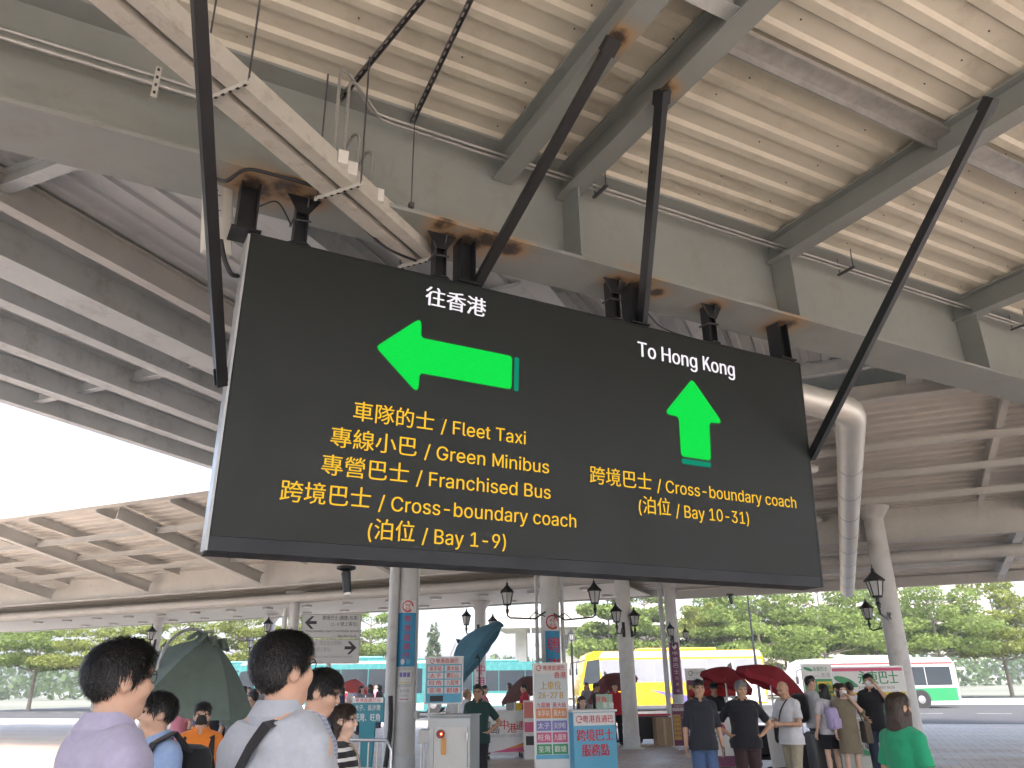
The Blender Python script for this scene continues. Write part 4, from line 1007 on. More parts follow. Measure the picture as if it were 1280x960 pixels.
za,zb=zat(505,838,16.8),zat(505,855,16.8); b,M,f=column_banner(colA,aA-R(6),.245,(za+zb)/2,.30,za-zb,WHT_,'notice'); write('lettering',[('■■■',0,.05,.13,.24,0),('▬▬▬▬',0,-.10,.05,.24,1)],b,[PUR_,YEL_],M,f)
za,zb=zat(505,859,16.8),zat(505,877,16.8); b,M,f=column_banner(colA,aA-R(6),.245,(za+zb)/2,.36,za-zb,WHT_,'notice'); write('lettering',[('洗手間',0,.07,.075,None,0),('Toilet',0,-.01,.07,None,0),('▬▬▬▬',0,-.09,.05,.2,1)],b,[GRYP_,RED_],M,f)
z1,z2,z3=zat(695,764,19.8),zat(695,787,19.8),zat(695,836,19.8)
b,M,f=column_banner(colB,aB+R(16),.25,(z1+z2)/2,.44,z1-z2-.004,WHT_); bent_logo(b,M,f,0,0,.19)
b,M,f=column_banner(colB,aB+R(16),.25,(z2+z3-.9)/2,.44,z2-z3+.9,BLUE_)
write('lettering',[(c,.02,(z2-z3+.9)/2-.36-.52*k,.42,.40,0,.012) for k,c in enumerate('粵港直通巴')],b,RED_,M,f)
z1,z2=zat(846,802,25.3),zat(846,868,25.3)
b,M,f=column_banner(colD,aD+R(4),.19,(z1+z2)/2,.35,z1-z2,MAR_); hh=(z1-z2)/8.4
write('lettering',[(c,0,(z1-z2)/2-hh*(k+.8),hh*.8,hh*.8) for k,c in enumerate('♥中旅巴士')]+[(c,0,(z1-z2)/2-hh*(k+.8),hh*.55) for k,c in ((5,'口'),(6,'岸'),(7,'站'))],b,WHT_,M,f)
z1,z2=zat(603,845,28),zat(603,875,28)
b,M,f=column_banner(colE,aE+R(10),.21,(z1+z2)/2,.38,z1-z2+.6,WHT_); write('lettering',[(c,0,.62-.42*k,.38,.36,0,.01) for k,c in enumerate('中港通')],b,PNK_,M,f)
# ------------------------------------------------------------ lanterns
FROST=mat('frosted lantern glass',(.72,.74,.74),.35,var=.05,trans=.35)
def lantern(px,py,dep,col,s,label):
    p=atD(px,py,dep); c=col.location if col is not None else None
    base=p-Vector((0,0,.40*s)); t=thing('wall_lantern',base,label,'lantern','black lanterns on the columns')
    q=MB()
    for z,r0,r1,h_ in ((.0,.035,.035,.06),(.06,.055,.03,.05),(.11,.03,.03,.08),(.19,.09,.10,.03)): q.cyl((0,0,z*s),(0,0,(z+h_)*s),r0*s,r1*s,12)
    q.build('stem',BLACK,t,True)
    def ringp(r,z,n=6): return [(r*s*math.cos(math.pi/3*k),r*s*math.sin(math.pi/3*k),z*s) for k in range(n)]
    q=MB(); a,b=ringp(.088,.222),ringp(.148,.498); q.raw(a+b,[(i,(i+1)%6,6+(i+1)%6,6+i) for i in range(6)]+[tuple(range(5,-1,-1)),tuple(range(6,12))]); q.build('glass',FROST,t)
    q=MB()
    a,b=ringp(.095,.22),ringp(.156,.5)
    for i in range(6): q.bar(a[i],b[i],.016*s,.016*s); q.bar(b[i],b[(i+1)%6],.016*s,.016*s); q.bar(a[i],a[(i+1)%6],.014*s,.014*s)
    q.build('frame',BLACK,t)
    q=MB(); q.lathe([(.20*s,.495*s),(.195*s,.52*s),(.11*s,.60*s),(.05*s,.66*s),(.03*s,.69*s),(.035*s,.72*s),(.012*s,.75*s),(.004*s,.82*s)],None,6); q.build('cap',BLACK,t)
    if c is not None:
        v=Vector((c.x-base.x,c.y-base.y,0)); L=v.length-.2; v.normalize()
        q=MB(); q.tube([(0,0,.0),(0,0,-.05*s),v*.12*s+Vector((0,0,-.10*s)),v*L*.7+Vector((0,0,-.06*s)),v*(L)+Vector((0,0,.16*s))],.022*s,8); 
        q.tube([v*L*.55+Vector((0,0,-.06*s)),v*L*.7+Vector((0,0,.1*s)),v*(L-.02)+Vector((0,0,.02*s))],.014*s,6); q.build('bracket_arm',BLACK,t,True)
        q=MB(); q.bar(v*(L-.015)+Vector((0,0,-.14*s)),v*(L-.015)+Vector((0,0,.30*s)),.09*s,.03*s,v); q.build('wall_plate',BLACK,t)
    else:
        q=MB(); q.tube([(0,0,0),(0,0,-base.z)],.05,10); q.lathe([(.13,-base.z),(.13,-base.z+.1),(.07,-base.z+.5),(.05,-base.z+.55)],None,12); q.build('lamp_post',BLACK,t,True)
for a in ((634,746,19.2,colB,1.,'black lantern on a bracket left of the column behind the tall route board'),(743,744,18.6,colB,1.,'black lantern on a bracket right of the column behind the tall route board'),
    (583,774,27.6,colE,1.,'black lantern above the tilted blue parasol, left one of its pair'),(616,780,27.8,colE,1.,'black lantern above the tilted blue parasol, right one of its pair'),
    (770,769,20.7,colC,.92,'black lantern on the left face of the plain column before the yellow coach'),(793,774,21.9,colC,.9,'black lantern half hidden behind the plain column before the yellow coach'),
    (838,789,24.6,colD,.75,'small black lantern above the purple column banner, on its left'),(857,793,26,colD,.65,'small pale lantern above the purple column banner, on its right'),
    (714,795,34.,None,.9,'distant black lantern on its own post just right of the blue column banner'),
    (1094,733,15.6,colR,1.05,'big close black lantern under the roof at the right, cut by the canopy'),(1084,765,19.8,colR,.92,'black lantern below the big one at the right, in front of the trees'),
    (335,783,33.,colH,1.1,'black lantern just left of the pale column with the direction signs'),(313,804,36.,colH,1.,'distant black lantern over the right side of the green parasol'),
    (189,793,33.,colG,1.1,'black lantern over the left end of the green parasol'),(206,811,37.,colG,1.,'lower distant black lantern peeking over the green parasol at the left')):
    lantern(*a)

# ------------------------------------------------------------ direction signs on a post
g=gnd(409,14.2); a0=CAMDIR+12
t=thing('direction_sign',g,'white double direction sign with black arrows pointing left and right on a steel post','sign'); M0=Matrix.Translation(-g)@pan(g,a0)
W_=1.08; zt=zat(409,765.5,14.2); zb_=zat(409,796,14.2); zt2=zat(407,798.5,14.2); zb2=zat(407,829,14.2)
q=MB(); q.cyl((0,0,0),(0,0,zt2+.05),.04,n=14); q.cyl((.0,0,0),(0,0,.02),.14,n=14); q.build('post',GALV,t,True)
SGW=mat('white sign face',(.66,.67,.67),.4,var=.04,dirt=((.5,.5,.48),3,.3))
for nm,(ta_,tb_,W2) in enumerate(((zt,zb_,1.09),(zt2,zb2,1.09))):
    zc=(ta_+tb_)/2; hh=ta_-tb_
    q=MB(); q.box((0,zc,.05),(W2,hh,.03),M0,bev=.0); pn=q.build('panel',SGW,t)
    q=MB()
    for (x,y,w_,h_) in ((0,hh/2,W2+.02,.018),(0,-hh/2,W2+.02,.018),(W2/2,0,.018,hh-.02),(-W2/2,0,.018,hh-.02)): q.box((x,zc+y,.052),(w_,h_,.045),M0)
    q.build('rim',GALV,pn)
    Mz=M0@Matrix.Translation((0,zc,.068))
    s_=-1 if nm==0 else 1; ax=s_*W2*.36
    q=MB(); 
    for poly in ([(-.10,.0),(0.02,.115),(.07,.115),(-.01,.028),(.12,.028),(.12,-.028),(-.01,-.028),(.07,-.115),(.02,-.115)],):
        q.raw([(ax-s_*-1*x if s_>0 else ax+x,y+.06,0) for x,y in ([(p[0]*-1,p[1]) for p in poly] if s_>0 else poly)] ,[tuple(range(9))],Mz)
    q.build('arrow',BLK_,pn)
    if nm==0: write('lettering',[('跨境巴士 (團體/包車)',.16,.145,.09,.66),('(1-9 號上客位)',.24,.035,.085,.5),('Cross boundary coach (Tour/Charter service)',.03,-.085,.06,.98,0,.01),('(Bay No.1 to 9)',.30,-.175,.055,.34,0,.01)],pn,BLK_,Mz)
    else: write('lettering',[('跨境巴士 (預定班次服務)',-.13,.145,.09,.70),('(10-31 號上客位)',-.22,.035,.085,.5),('Cross boundary coach (Scheduled service)',-.03,-.085,.06,.9,0,.01),('(Bay No.10 to 31)',-.30,-.175,.055,.36,0,.01)],pn,GRYP_,Mz)

# ------------------------------------------------------------ metal cabinet with red lock and orange tag
g=gnd(563,9.0); a0=CAMDIR-14; t=thing('metal_cabinet',g,'grey steel electrical cabinet with red lock and orange tag on its door','cabinet'); M0=Matrix.Translation(-g)@pan(g,a0)
CH_=zat(563,893,9.); CABM=mat('grey cabinet steel',(.30,.33,.33),.42,metal=.25,var=.06,dirt=((.2,.2,.2),4,.3)); 
q=MB(); q.box((0,CH_/2,-.18),(.50,CH_-.02,.36),M0); q.box((0,CH_-.006,-.17),(.53,.016,.41),M0); q.box((0,.03,-.18),(.46,.06,.34),M0); q.build('case',CABM,t)
q=MB()
for (x,y,w_,h_) in ((-.215,CH_/2,.055,CH_-.08),(.235,CH_/2,.022,CH_-.08),(.01,CH_-.085,.43,.09),(.01,.09,.43,.1)): q.box((x,y,.008),(w_,h_,.018),M0)
q.build('door_frame',mat('cabinet frame steel',(.42,.44,.44),.4,metal=.3,var=.06),t)
q=MB(); q.box((.015,CH_/2+.005,.006),(.40,CH_-.27,.012),M0); dr=q.build('door',mat('pale cabinet door',(.52,.53,.51),.45,var=.07,dirt=((.36,.35,.32),5,.4)),t)
q=MB(); q.cyl(M0@Vector((-.10,CH_-.20,.012)),M0@Vector((-.10,CH_-.20,.05)),.045,n=18); q.build('lock',mat('red lock plastic',(.20,.02,.02),.35,var=0),dr,True)
q=MB(); q.sphere(M0@Vector((-.085,CH_-.20,.052)),.012); q.build('indicator_lamp',glow('red indicator',(1,.12,.05),3.),dr)
q=MB(); q.prism(round_poly([(-.03,-.09),(.03,-.09),(.03,.09),(-.03,.09)],.012),.004,M0@Matrix.Translation((-.065,CH_-.33,.016))); q.build('tag',mat('orange tag',(.62,.30,.10),.6,var=.05),dr)
q=MB(); 
for y in (.35,.75,1.1): q.cyl(M0@Vector((.215,y,.02)),M0@Vector((.215,y+.08,.02)),.014,n=8)
q.build('hinge',STEEL,dr)

# ------------------------------------------------------------ route boards and counters (printed panels)
LOGOT='粵港直通巴'
def board(px,dep,label,w_,z0,z1,a0,thing_name='route_board',frame=ALU,th=.03,legs=True,cat='board',face=WHT_):
    g=gnd(px,dep); t=thing(thing_name,g,label,cat); M0=Matrix.Translation(-g)@pan(g,a0); zc=(z0+z1)/2
    q=MB(); q.box((0,zc,0),(w_,z1-z0,th),M0); pn=q.build('panel',face,t)
    q=MB(); h_=z1-z0
    for (x,y,ww,hh) in ((0,h_/2,w_+.03,.02),(0,-h_/2,w_+.03,.02),(w_/2,0,.02,h_),(-w_/2,0,.02,h_)): q.box((x,zc+y,0),(ww,hh,th+.012),M0)
    q.build('rim',frame,pn)
    if legs:
        for x in (-w_*.4,w_*.4):
            q=MB(); q.box((x,max(z0-.01,.02)/2,-th/2-.014),(.03,max(z0,.05)+.1,.024),M0); q.box((x,.012,.02),(.04,.022,.5),M0); q.build('leg',frame,t)
    return t,pn,M0@Matrix.Translation((0,zc,th/2)),g
# tall route board by column B
zt,zb_=zat(688,829,12.6),.12
t,pn,Mz,g=board(688,12.6,'tall white upright route board with orange, violet, red and green destination boxes',.56,zb_,zt,CAMDIR+6)
H_=zt-zb_; Y=lambda py: zat(688,py,12.6)-(zt+zb_)/2
rects('print',[(0,Y(892),.53,Y(838)-Y(946),0),(0,Y(835),.53,Y(828)-Y(842),1,.001)]+[(sx*.13,Y(y),.24,Y(0)-Y(12),k,.002) for y,k in ((891,2),(906,3),(920,4),(934,5)) for sx in (-1,1)]+[(0,Y(943),.53,Y(941)-Y(946),6,.001)],pn,[PALE_,WHT_,ORG_,PUR_,PNK_,GRN_,LBL_],Mz)
q=MB(); ring_logo(q,-.19,Y(835),.045,Mz,.006); q.build('emblem',RED_,pn)
write('lettering',[(LOGOT,.06,Y(835),.085,.36,0,.01),('上車位',0,Y(857),.14,.34,1,.02),('26-27 B',0,Y(867.5),.14,.40,1,.03),('九龍塘',-.13,Y(881),.085,.22,0,.012),('黃大仙',.13,Y(881),.085,.22,0,.012),('香港',.16,Y(844),.11,.2,0,.01)]
  +[(tx,sx*.13,Y(y),.10,.19,2,.01) for y,a_,b_ in ((891,'美孚站','黃大仙'),(906,'太子','尖沙咀'),(920,'旺角','九龍灣'),(934,'荃灣','觀塘')) for tx,sx in ((a_,-1),(b_,1))],pn,[RED_,GLD_,WHT_],Mz@Matrix.Translation((0,0,.006)))
# blue promo counter
g=gnd(741,12.5); a0=CAMDIR+16; t=thing('promo_counter',g,'blue and white promotion counter lettered in red, in front of the plain column','counter'); M0=Matrix.Translation(-g)@pan(g,a0)
ct=zat(743,888,12.4); W_=.72
q=MB(); q.box((0,ct/2,-.22),(W_,ct-.03,.42),M0); body=q.build('cabinet_body',LBL_,t)
q=MB(); q.box((0,ct-.005,-.22),(W_+.05,.03,.48),M0,bev=.0); q.build('counter_top',WHT_,t)
Mz=M0@Matrix.Translation((0,0,-.009)); yb=lambda py: zat(743,py,12.4)
rects('print',[(0,(ct+yb(907))/2-.01,W_-.01,ct-yb(907)-.04,0),(-W_/2+.13,.22,.15,.17,0,.001)],body,[WHT_],Mz)
q=MB(); ring_logo(q,-.26,yb(898.5),.055,Mz,.005); q.build('emblem',RED_,body)
write('lettering',[(LOGOT,.06,yb(898.5),.12,.52,0,.014),('跨境巴士',0,yb(918),.19,.62,0,.025),('服務點',0,yb(936),.19,.46,0,.025)],body,RED_,Mz@Matrix.Translation((0,0,.004)))
# bus drawing on the counter front
q=MB(); q.raw([(x,y,.004) for x,y in round_poly([(.10,.20),(.31,.22),(.32,.30),(.16,.33),(.09,.27)],.02)],[tuple(range(30))],Mz); q.build('bus_picture',BLK_,body)
g2=gnd(757,12.45); t2=thing('price_board',Vector((g2.x,g2.y,ct+.012)),'small green and red notice board standing on the blue counter','board'); M1=Matrix.Translation(-t2.location)@pan(t2.location,a0)
q=MB(); q.box((0,.115,-.1),(.28,.23,.02),M1); pn=q.build('panel',mat('notice green',(.28,.42,.34),.5,var=.15,scale=20),t2)
write('lettering',[('旺角',-.06,.15,.1,None,0,.02),('荃灣',.06,.06,.1,None,1,.02)],pn,[RED_,WHT_],M1@Matrix.Translation((0,0,-.088)))
for x in (-.1,.1): q=MB(); q.box((x,.006,-.1),(.03,.012,.12),M1); q.build('foot',ALU,t2)
# black bag on the ground at the board's foot
g=gnd(690,11.8); t=thing('duffel_bag',g,'black duffel bag lying at the foot of the tall route board','bag',rz=R(30)); q=MB(); q.box((0,0,.17),(.5,.28,.33),bev=.1); q.build('body',cloth('black nylon',(.02,.02,.022)),t,True); q=MB(); q.tube([(-.13,-.06,.32),(-.1,-.05,.43),(.1,-.05,.43),(.13,-.06,.32)],.012); q.build('handle',RUBBER,t,True)
# blue table board behind the cabinet
zt,zb_=zat(555,821,12.8),zat(555,879,12.8)
t,pn,Mz,g=board(555,12.8,'light blue board with white route boxes and red lettering beside the banner column',.62,zb_,zt,CAMDIR-4)
Y=lambda py: zat(555,py,12.8)-(zt+zb_)/2
rects('print',[(0,Y(850),.60,zt-zb_-.02,0),(0,Y(826),.60,Y(822)-Y(830),1,.001)]+[(sx*.145,Y(y),.265,Y(0)-Y(7.6),1,.001) for y in (835.5,844.5,853.5,863) for sx in (-1,1)]+[(-.12,Y(873),.22,.09,2,.001)],pn,[LBL_,WHT_,BLK_],Mz)
q=MB(); ring_logo(q,-.20,Y(826),.04,Mz,.005); q.build('emblem',RED_,pn)
write('lettering',[(LOGOT,.05,Y(826),.085,.38,0,.012)]+[(tx,sx*.145,Y(y),.085,.20,0,.01) for y,a_,b_ in ((835.5,'美孚站','黃大仙'),(844.5,'太子','鑽石山'),(853.5,'旺角','九龍灣'),(863,'荃灣','觀塘')) for tx,sx in ((a_,-1),(b_,1))],pn,RED_,Mz@Matrix.Translation((0,0,.005)))
g=gnd(556,12.4); t=thing('folding_table',g,'small white folding table under the light blue route board','table',rz=R(CAMDIR-90)); q=MB(); q.box((0,0,1.02),(.75,.5,.03)); q.box((0,.24,.93),(.75,.012,.16)); q.build('tabletop',mat('white table plastic',(.62,.62,.60),.5,var=.1),t)
for x in (-.33,.33):
    for y in (-.2,.2): q=MB(); q.cyl((x,y,0),(x,y,1.0),.014,n=8); q.build('leg',ALU,t)
# teal sign stand at left
zt,zb_=zat(462,872,10.),zat(462,902,10.)
g=gnd(462,10); a0=CAMDIR-16; t=thing('sign_stand',g,'teal destination sign on a tapering stem behind the railing','sign'); M0=Matrix.Translation(-g)@pan(g,a0); zc=(zt+zb_)/2
q=MB(); q.box((0,zc,0),(.44,zt-zb_,.04),M0); pn=q.build('panel',TEA_,t)
rects('print',[(0,zt-.03,.43,.06,0)],pn,[WHT_],M0@Matrix.Translation((0,0,.021)))
write('lettering',[('粵港直通巴站',0,zt-.03,.05,.36,1),('太子、長沙灣',0,zt-.12,.075,.36,0,.01),('荃灣、旺角',.0,zt-.235,.10,.36,0,.014)],pn,[WHT_,RED_],M0@Matrix.Translation((0,0,.026)))
q=MB(); q.prism([(-.11,zb_),(-.05,.05),(.05,.05),(.11,zb_)],.04,M0@Matrix.Translation((0,0,-.02))); q.box((0,.025,0),(.36,.05,.3),M0); q.build('stem',TEA_,t)
# railing in front of it
g=gnd(470,9.2); a0=CAMDIR-20; t=thing('railing',g,'low steel crowd railing with round top rail beside the banner column','railing'); M0=Matrix.Translation(-g)@pan(g,a0)
q=MB(); P=lambda x,y: M0@Vector((x,y,0)); q.tube([P(-.42,.02),P(-.42,1.0),P(-.36,1.1),P(.18,1.1),P(.24,1.0),P(.24,.02)],.02,10); q.build('top_rail',STEEL,t,True)
for x in (-.3,-.18,-.06,.06): q=MB(); q.tube([P(x,.14),P(x,1.09)],.009,6); q.build('bar',STEEL,t,True)
q=MB(); q.tube([P(-.42,.14),P(.24,.14)],.012,8); q.build('bottom_rail',STEEL,t,True)
q=MB(); q.box((-.08,.5,-.03),(.5,.62,.012),M0); pn=q.build('notice_panel',mat('dirty white board',(.50,.50,.48),.6,var=.1,scale=6),t); q=MB(); 
for y in (.68,.42): ring_logo(q,.09,y,.075,M0,-.02,.3)
q.build('prohibition_mark',RED_,pn)
# thick black hose beside column A
o=tag(MB().tube([gnd(483,15.)+Vector((0,0,z))+Vector((.0+.12*math.sin(z*1.5),0,0)) for z in (.02,.3,.6,.9,1.2,1.5)],.045,10).build('drain_hose',RUBBER,None,True),'thick black hose curving down beside the foot of the banner column','hose')

# white counter with swoosh lettering
def counter(px,dep,w_,h_,label,a0,m,d_=.5,wheels=False,name='ticket_counter'):
    g=gnd(px,dep); t=thing(name,g,label,'counter'); M0=Matrix.Translation(-g)@pan(g,a0); lift=.12 if wheels else .0
    q=MB(); q.box((0,(h_+lift)/2,-d_/2),(w_,h_-lift-.03,d_),M0); body=q.build('cabinet_body',m,t)
    q=MB(); q.box((0,h_-.005,-d_/2),(w_+.06,.03,d_+.06),M0); q.build('counter_top',WHT_,t)
    if wheels:
        for x in (-w_*.42,w_*.42):
            for z in (-.06,-d_+.06):
                c=M0@Vector((x,.05,z)); q=MB(); v=M0.to_3x3()@Vector((1,0,0)); q.cyl(c-v*.02,c+v*.02,.05,n=14); q.cyl(c+Vector((0,0,.05)),c+Vector((0,0,.10)),.015,n=8); q.build('caster',RUBBER,t)
    return t,body,M0@Matrix.Translation((0,0,.002)),g
t,body,Mz,g=counter(626,19.2,1.22,1.05,'white counter on wheels with red calligraphy and a pink swoosh below',CAMDIR+8,WHT_,wheels=True)
q=MB(); q.k=0; q.raw([(-.61,.14,.003),(.61,.14,.003),(.61,.25,.003),(.2,.22,.003),(-.2,.15,.003)],[(0,1,2,3,4)],Mz); q.k=1; q.raw([(.61,.255,.0035),(.61,.36,.0035),(.35,.28,.0035),(.05,.2,.0035)],[(0,1,2,3)],Mz); q.build('swoosh',[PNK_,ORG_],body)
write('lettering',[('環',-.36,.73,.22,None,1,.01),('島',-.14,.66,.24,None,1,.01),('中',.08,.75,.24,None,0,.012),('港',.27,.67,.24,None,0,.012),('通',.47,.72,.22,None,0,.012),('粵港澳直通巴士服務公司',.1,.50,.08,.8,2)],body,[RED_,BLK_,GRYP_],Mz@Matrix.Translation((0,0,.003)))
t=thing('standing_poster',gnd(661,19.),'narrow red and white poster stand beside the wheeled white counter','poster'); M0=Matrix.Translation(-t.location)@pan(t.location,CAMDIR+8); q=MB(); q.box((0,.75,0),(.30,1.1,.03),M0); q.box((0,.1,0),(.26,.2,.2),M0); pn=q.build('panel',WHT_,t); rects('print',[(0,1.08,.26,.36,0),(0,.70,.26,.22,1),(0,.40,.2,.2,2)],pn,[PRINT('salmon',(.62,.20,.18)),PNK_,BLK_],M0@Matrix.Translation((0,0,.016)))
for px,lab in ((637,'small grey cash box on the wheeled white counter'),(648,'little round yellow mascot-coloured bucket on the wheeled white counter')):
    p=gnd(px,19.45,1.062)
    if px==637:
        t=thing('cash_box',p,lab,'box',rz=R(CAMDIR)); q=MB(); q.box((0,0,.09),(.2,.16,.17),bev=.02); q.build('case',GRYP_,t,True); q=MB(); q.box((0,0,.19),(.08,.02,.02)); q.build('handle',BLK_,t)
    else:
        t=thing('bucket',p,'small round yellow bucket on the wheeled white counter','bucket'); q=MB(); q.lathe([(.07,0),(.09,.16),(.095,.17),(.08,.17),(.07,.14)],None,18); q.build('pail',YEL_,t,True); q=MB(); q.tube([(.09*math.cos(a),0,.16+.1*math.sin(a)) for a in np.linspace(0,math.pi,9)],.005,6); q.build('handle',BLK_,t)
# counter with colour ring
t,body,Mz,g=counter(907,16.6,1.0,1.05,'white counter with a ring of coloured segments behind the two men in black',CAMDIR+4,WHT_)
cols=[RED_,ORG_,YEL_,GRN_,BLUE_,PUR_]
for k in range(6):
    q=MB(); vs=[]
    for j in range(6): a=R(60*k+10*j+4); vs.append((-.26+.15*math.cos(a),.72+.15*math.sin(a),.003))
    for j in range(5,-1,-1): a=R(60*k+10*j+4); vs.append((-.26+.085*math.cos(a),.72+.085*math.sin(a),.003))
    q.raw(vs,[tuple(range(12))],Mz); q.build('emblem_segment',cols[k],body)
rects('print',[(0,.12,.98,.2,0)],body,[MAR_],Mz,.002)
# purple poster stand, orange poster stand, cardboard box
t,pn,Mz,g=board(846,21.,'purple poster stand with orange list in front of the purple column banner',.44,.08,1.12,CAMDIR+6,'poster_stand',cat='poster',face=MAR_)
rects('print',[(-.09,-.06,.2,.62,0),(0,.38,.38,.08,1)],pn,[GLD_,WHT_],Mz); write('lettering',[('中旅巴士',0,.46,.06,.3,0),('深圳灣口岸',.0,.38,.07,.34,1)]+[(tx,-.09,.18-.11*k,.07,.17,1) for k,tx in enumerate(('市區','旺角','荃灣','機場','觀塘'))]+[('▬▬▬',.12,.18-.11*k,.05,.14,0) for k in range(5)],pn,[WHT_,MAR_],Mz@Matrix.Translation((0,0,.004)))
t,pn,Mz,g=board(870,19.5,'tall white and plum poster board with orange list behind the man in black shirt',.50,.3,1.98,CAMDIR,'poster_stand',cat='poster',face=MAR_)
rects('print',[(0,.70,.48,.26,0),(-.1,.0,.22,.9,1)],pn,[WHT_,GLD_],Mz); q=MB(); ring_logo(q,-.12,.73,.06,Mz,.005); q.build('emblem',BLK_,pn); write('lettering',[('中旅巴士',.06,.73,.07,.22,0),('CTS BUS',0,.62,.05,.34,0)]+[('▬▬',-.1,.34-.15*k,.1,.17,1) for k in range(6)],pn,[GRYP_,MAR_],Mz@Matrix.Translation((0,0,.004)))
g=gnd(824,22.5); t=thing('cardboard_box',g,'brown cardboard carton standing on end beside the purple poster stand','box',rz=R(CAMDIR+5)); q=MB(); CBM=mat('brown cardboard',(.33,.24,.15),.8,var=.12,scale=8); q.box((0,0,.36),(.42,.48,.72)); q.build('carton',CBM,t); q=MB(); q.box((0,0,.722),(.40,.06,.003)); q.box((.2115,0,.36),(.003,.06,.70)); q.build('tape',mat('parcel tape',(.45,.36,.22),.3,var=0),t)
for sx in (-1,1): q=MB(); q.prism([(-.2,0),(.2,0),(.19,.16),(-.19,.16)],.006,Matrix.Translation((0,sx*.24,.722))@Matrix.Rotation(R(-60 if sx<0 else 240),4,'X')@Matrix.Identity(4)); q.build('flap',CBM,t)
q0=gnd(812,22.9); t=thing('market_barrow',q0,'red-topped low vendor barrow behind the plain lantern column','cart',rz=R(CAMDIR-90)); q=MB(); q.box((0,0,.78),(1.0,.4,.05)); q.build('tray',RED_,t); q=MB(); q.box((0,.0,.44),(.9,.34,.6)); q.build('body',BLK_,t)
for x in (-.5,.5): q=MB(); q.cyl((x,-.22,.16),(x,.22,.16),.16,n=16); q.build('wheel',RUBBER,t,True)

# right hand green bus-company stall
t,pn,Mz,g=board(1022,15.6,'white and green upright sign board with yellow boxes above the crowd',.60,1.25,1.98,CAMDIR+2)
rects('print',[(0,.22,.58,.28,0),(0,-.13,.58,.42,1),(.12,-.06,.30,.18,2,.001),(.12,-.26,.30,.14,2,.001)],pn,[WHT_,GRN_,YEL_],Mz)
def leaf_logo(mb,x,y,w_,M,z=.004,ex=.4): mb.raw([(x+w_/2*math.cos(a)-.12*w_*math.sin(a),y+w_*ex/2*math.sin(a)-.10*w_*math.cos(a),z) for a in np.linspace(0,2*math.pi,25)[:-1]],[tuple(range(24))],M)
q=MB(); leaf_logo(q,-.18,.27,.18,Mz); q.build('emblem',GRN_,pn)
write('lettering',[('永東巴士',.07,.27,.09,.30,0,.01),('BUS TICKETS',-.1,.14,.05,.3,1),('售票',.17,.15,.1,None,1),('旺角',.12,-.06,.13,None,0,.02),('機場',.12,-.26,.11,None,0,.02)],pn,[GRN_,GRYP_],Mz@Matrix.Translation((0,0,.005)))
t,pn,Mz,g=board(1084,15.8,'wide stall banner with green leaf emblem, yellow number strip and green band',1.55,.95,1.92,CAMDIR+4,'stall_banner',cat='banner')
rects('print',[(0,.43,1.53,.06,2),(0,-.08,1.53,.15,0),(0,-.33,1.53,.32,1)],pn,[YEL_,GRN_,PNK_],Mz); q=MB(); leaf_logo(q,-.50,.22,.42,Mz); leaf_logo(q,-.38,.16,.3,Mz,.0045); q.build('emblem',GRN_,pn)
write('lettering',[('永東巴士',.22,.27,.28,.85,0,.02),('ETERNAL EAST BUS',.16,.09,.07,.75,1),('查詢熱線 : 22 36 18 88',.05,-.08,.13,1.2,1,.014)],pn,[GRN_,BLK_],Mz@Matrix.Translation((0,0,.005)))
t,body,Mz,g=counter(1068,14.9,1.0,1.0,'pale grey ticket counter with green leaf emblems below the green stall banner',CAMDIR+5,mat('pale counter',(.50,.52,.48),.5,var=.08))
q=MB(); leaf_logo(q,-.02,.72,.36,Mz); leaf_logo(q,.12,.62,.3,Mz); leaf_logo(q,-.02,.40,.26,Mz); q.build('emblem',GRN_,body); write('lettering',[('永東',-.02,.72,.11,None,0,.02),('永東巴士',.1,.5,.12,.5,1,.015),('www.eebus',.1,.36,.07,.4,1)],body,[WHT_,BLK_],Mz@Matrix.Translation((0,0,.004)))
# dark suitcase
def suitcase(px,dep,label,m,w_=.42,h_=.72,d_=.27,rz=0):
    g=gnd(px,dep); t=thing('suitcase',g,label,'suitcase',rz=R(CAMDIR-90+rz)); q=MB(); q.box((0,0,.05+h_/2),(w_,d_,h_),bev=.05); q.build('shell',m,t,True)
    for k in range(5): q=MB(); q.box((-w_*.36+k*w_*.18,-d_/2-.002,.05+h_/2),(.02,.012,h_*.85)); q.build('rib',m,t)
    for x in (-.15,.15):
        for y in (-.09,.09): q=MB(); q.cyl((x-.012,y,.026),(x+.012,y,.026),.026,n=10); q.build('wheel',RUBBER,t)
    q=MB(); q.tube([(-.09,d_*.4,.05+h_),(-.09,d_*.4,.36+h_),(.09,d_*.4,.36+h_),(.09,d_*.4,.05+h_)],.01,6); q.build('handle',ALU,t)
suitcase(1014,14.6,'large dark grey suitcase standing beside the girl with the lilac backpack',mat('dark grey shell',(.05,.055,.06),.4,var=.1),.46,.74,.30,10)
suitcase(1000,15.4,'black suitcase behind the man looking at his phone',mat('black shell',(.02,.02,.022),.4,var=.1),.40,.66,.26,-12)
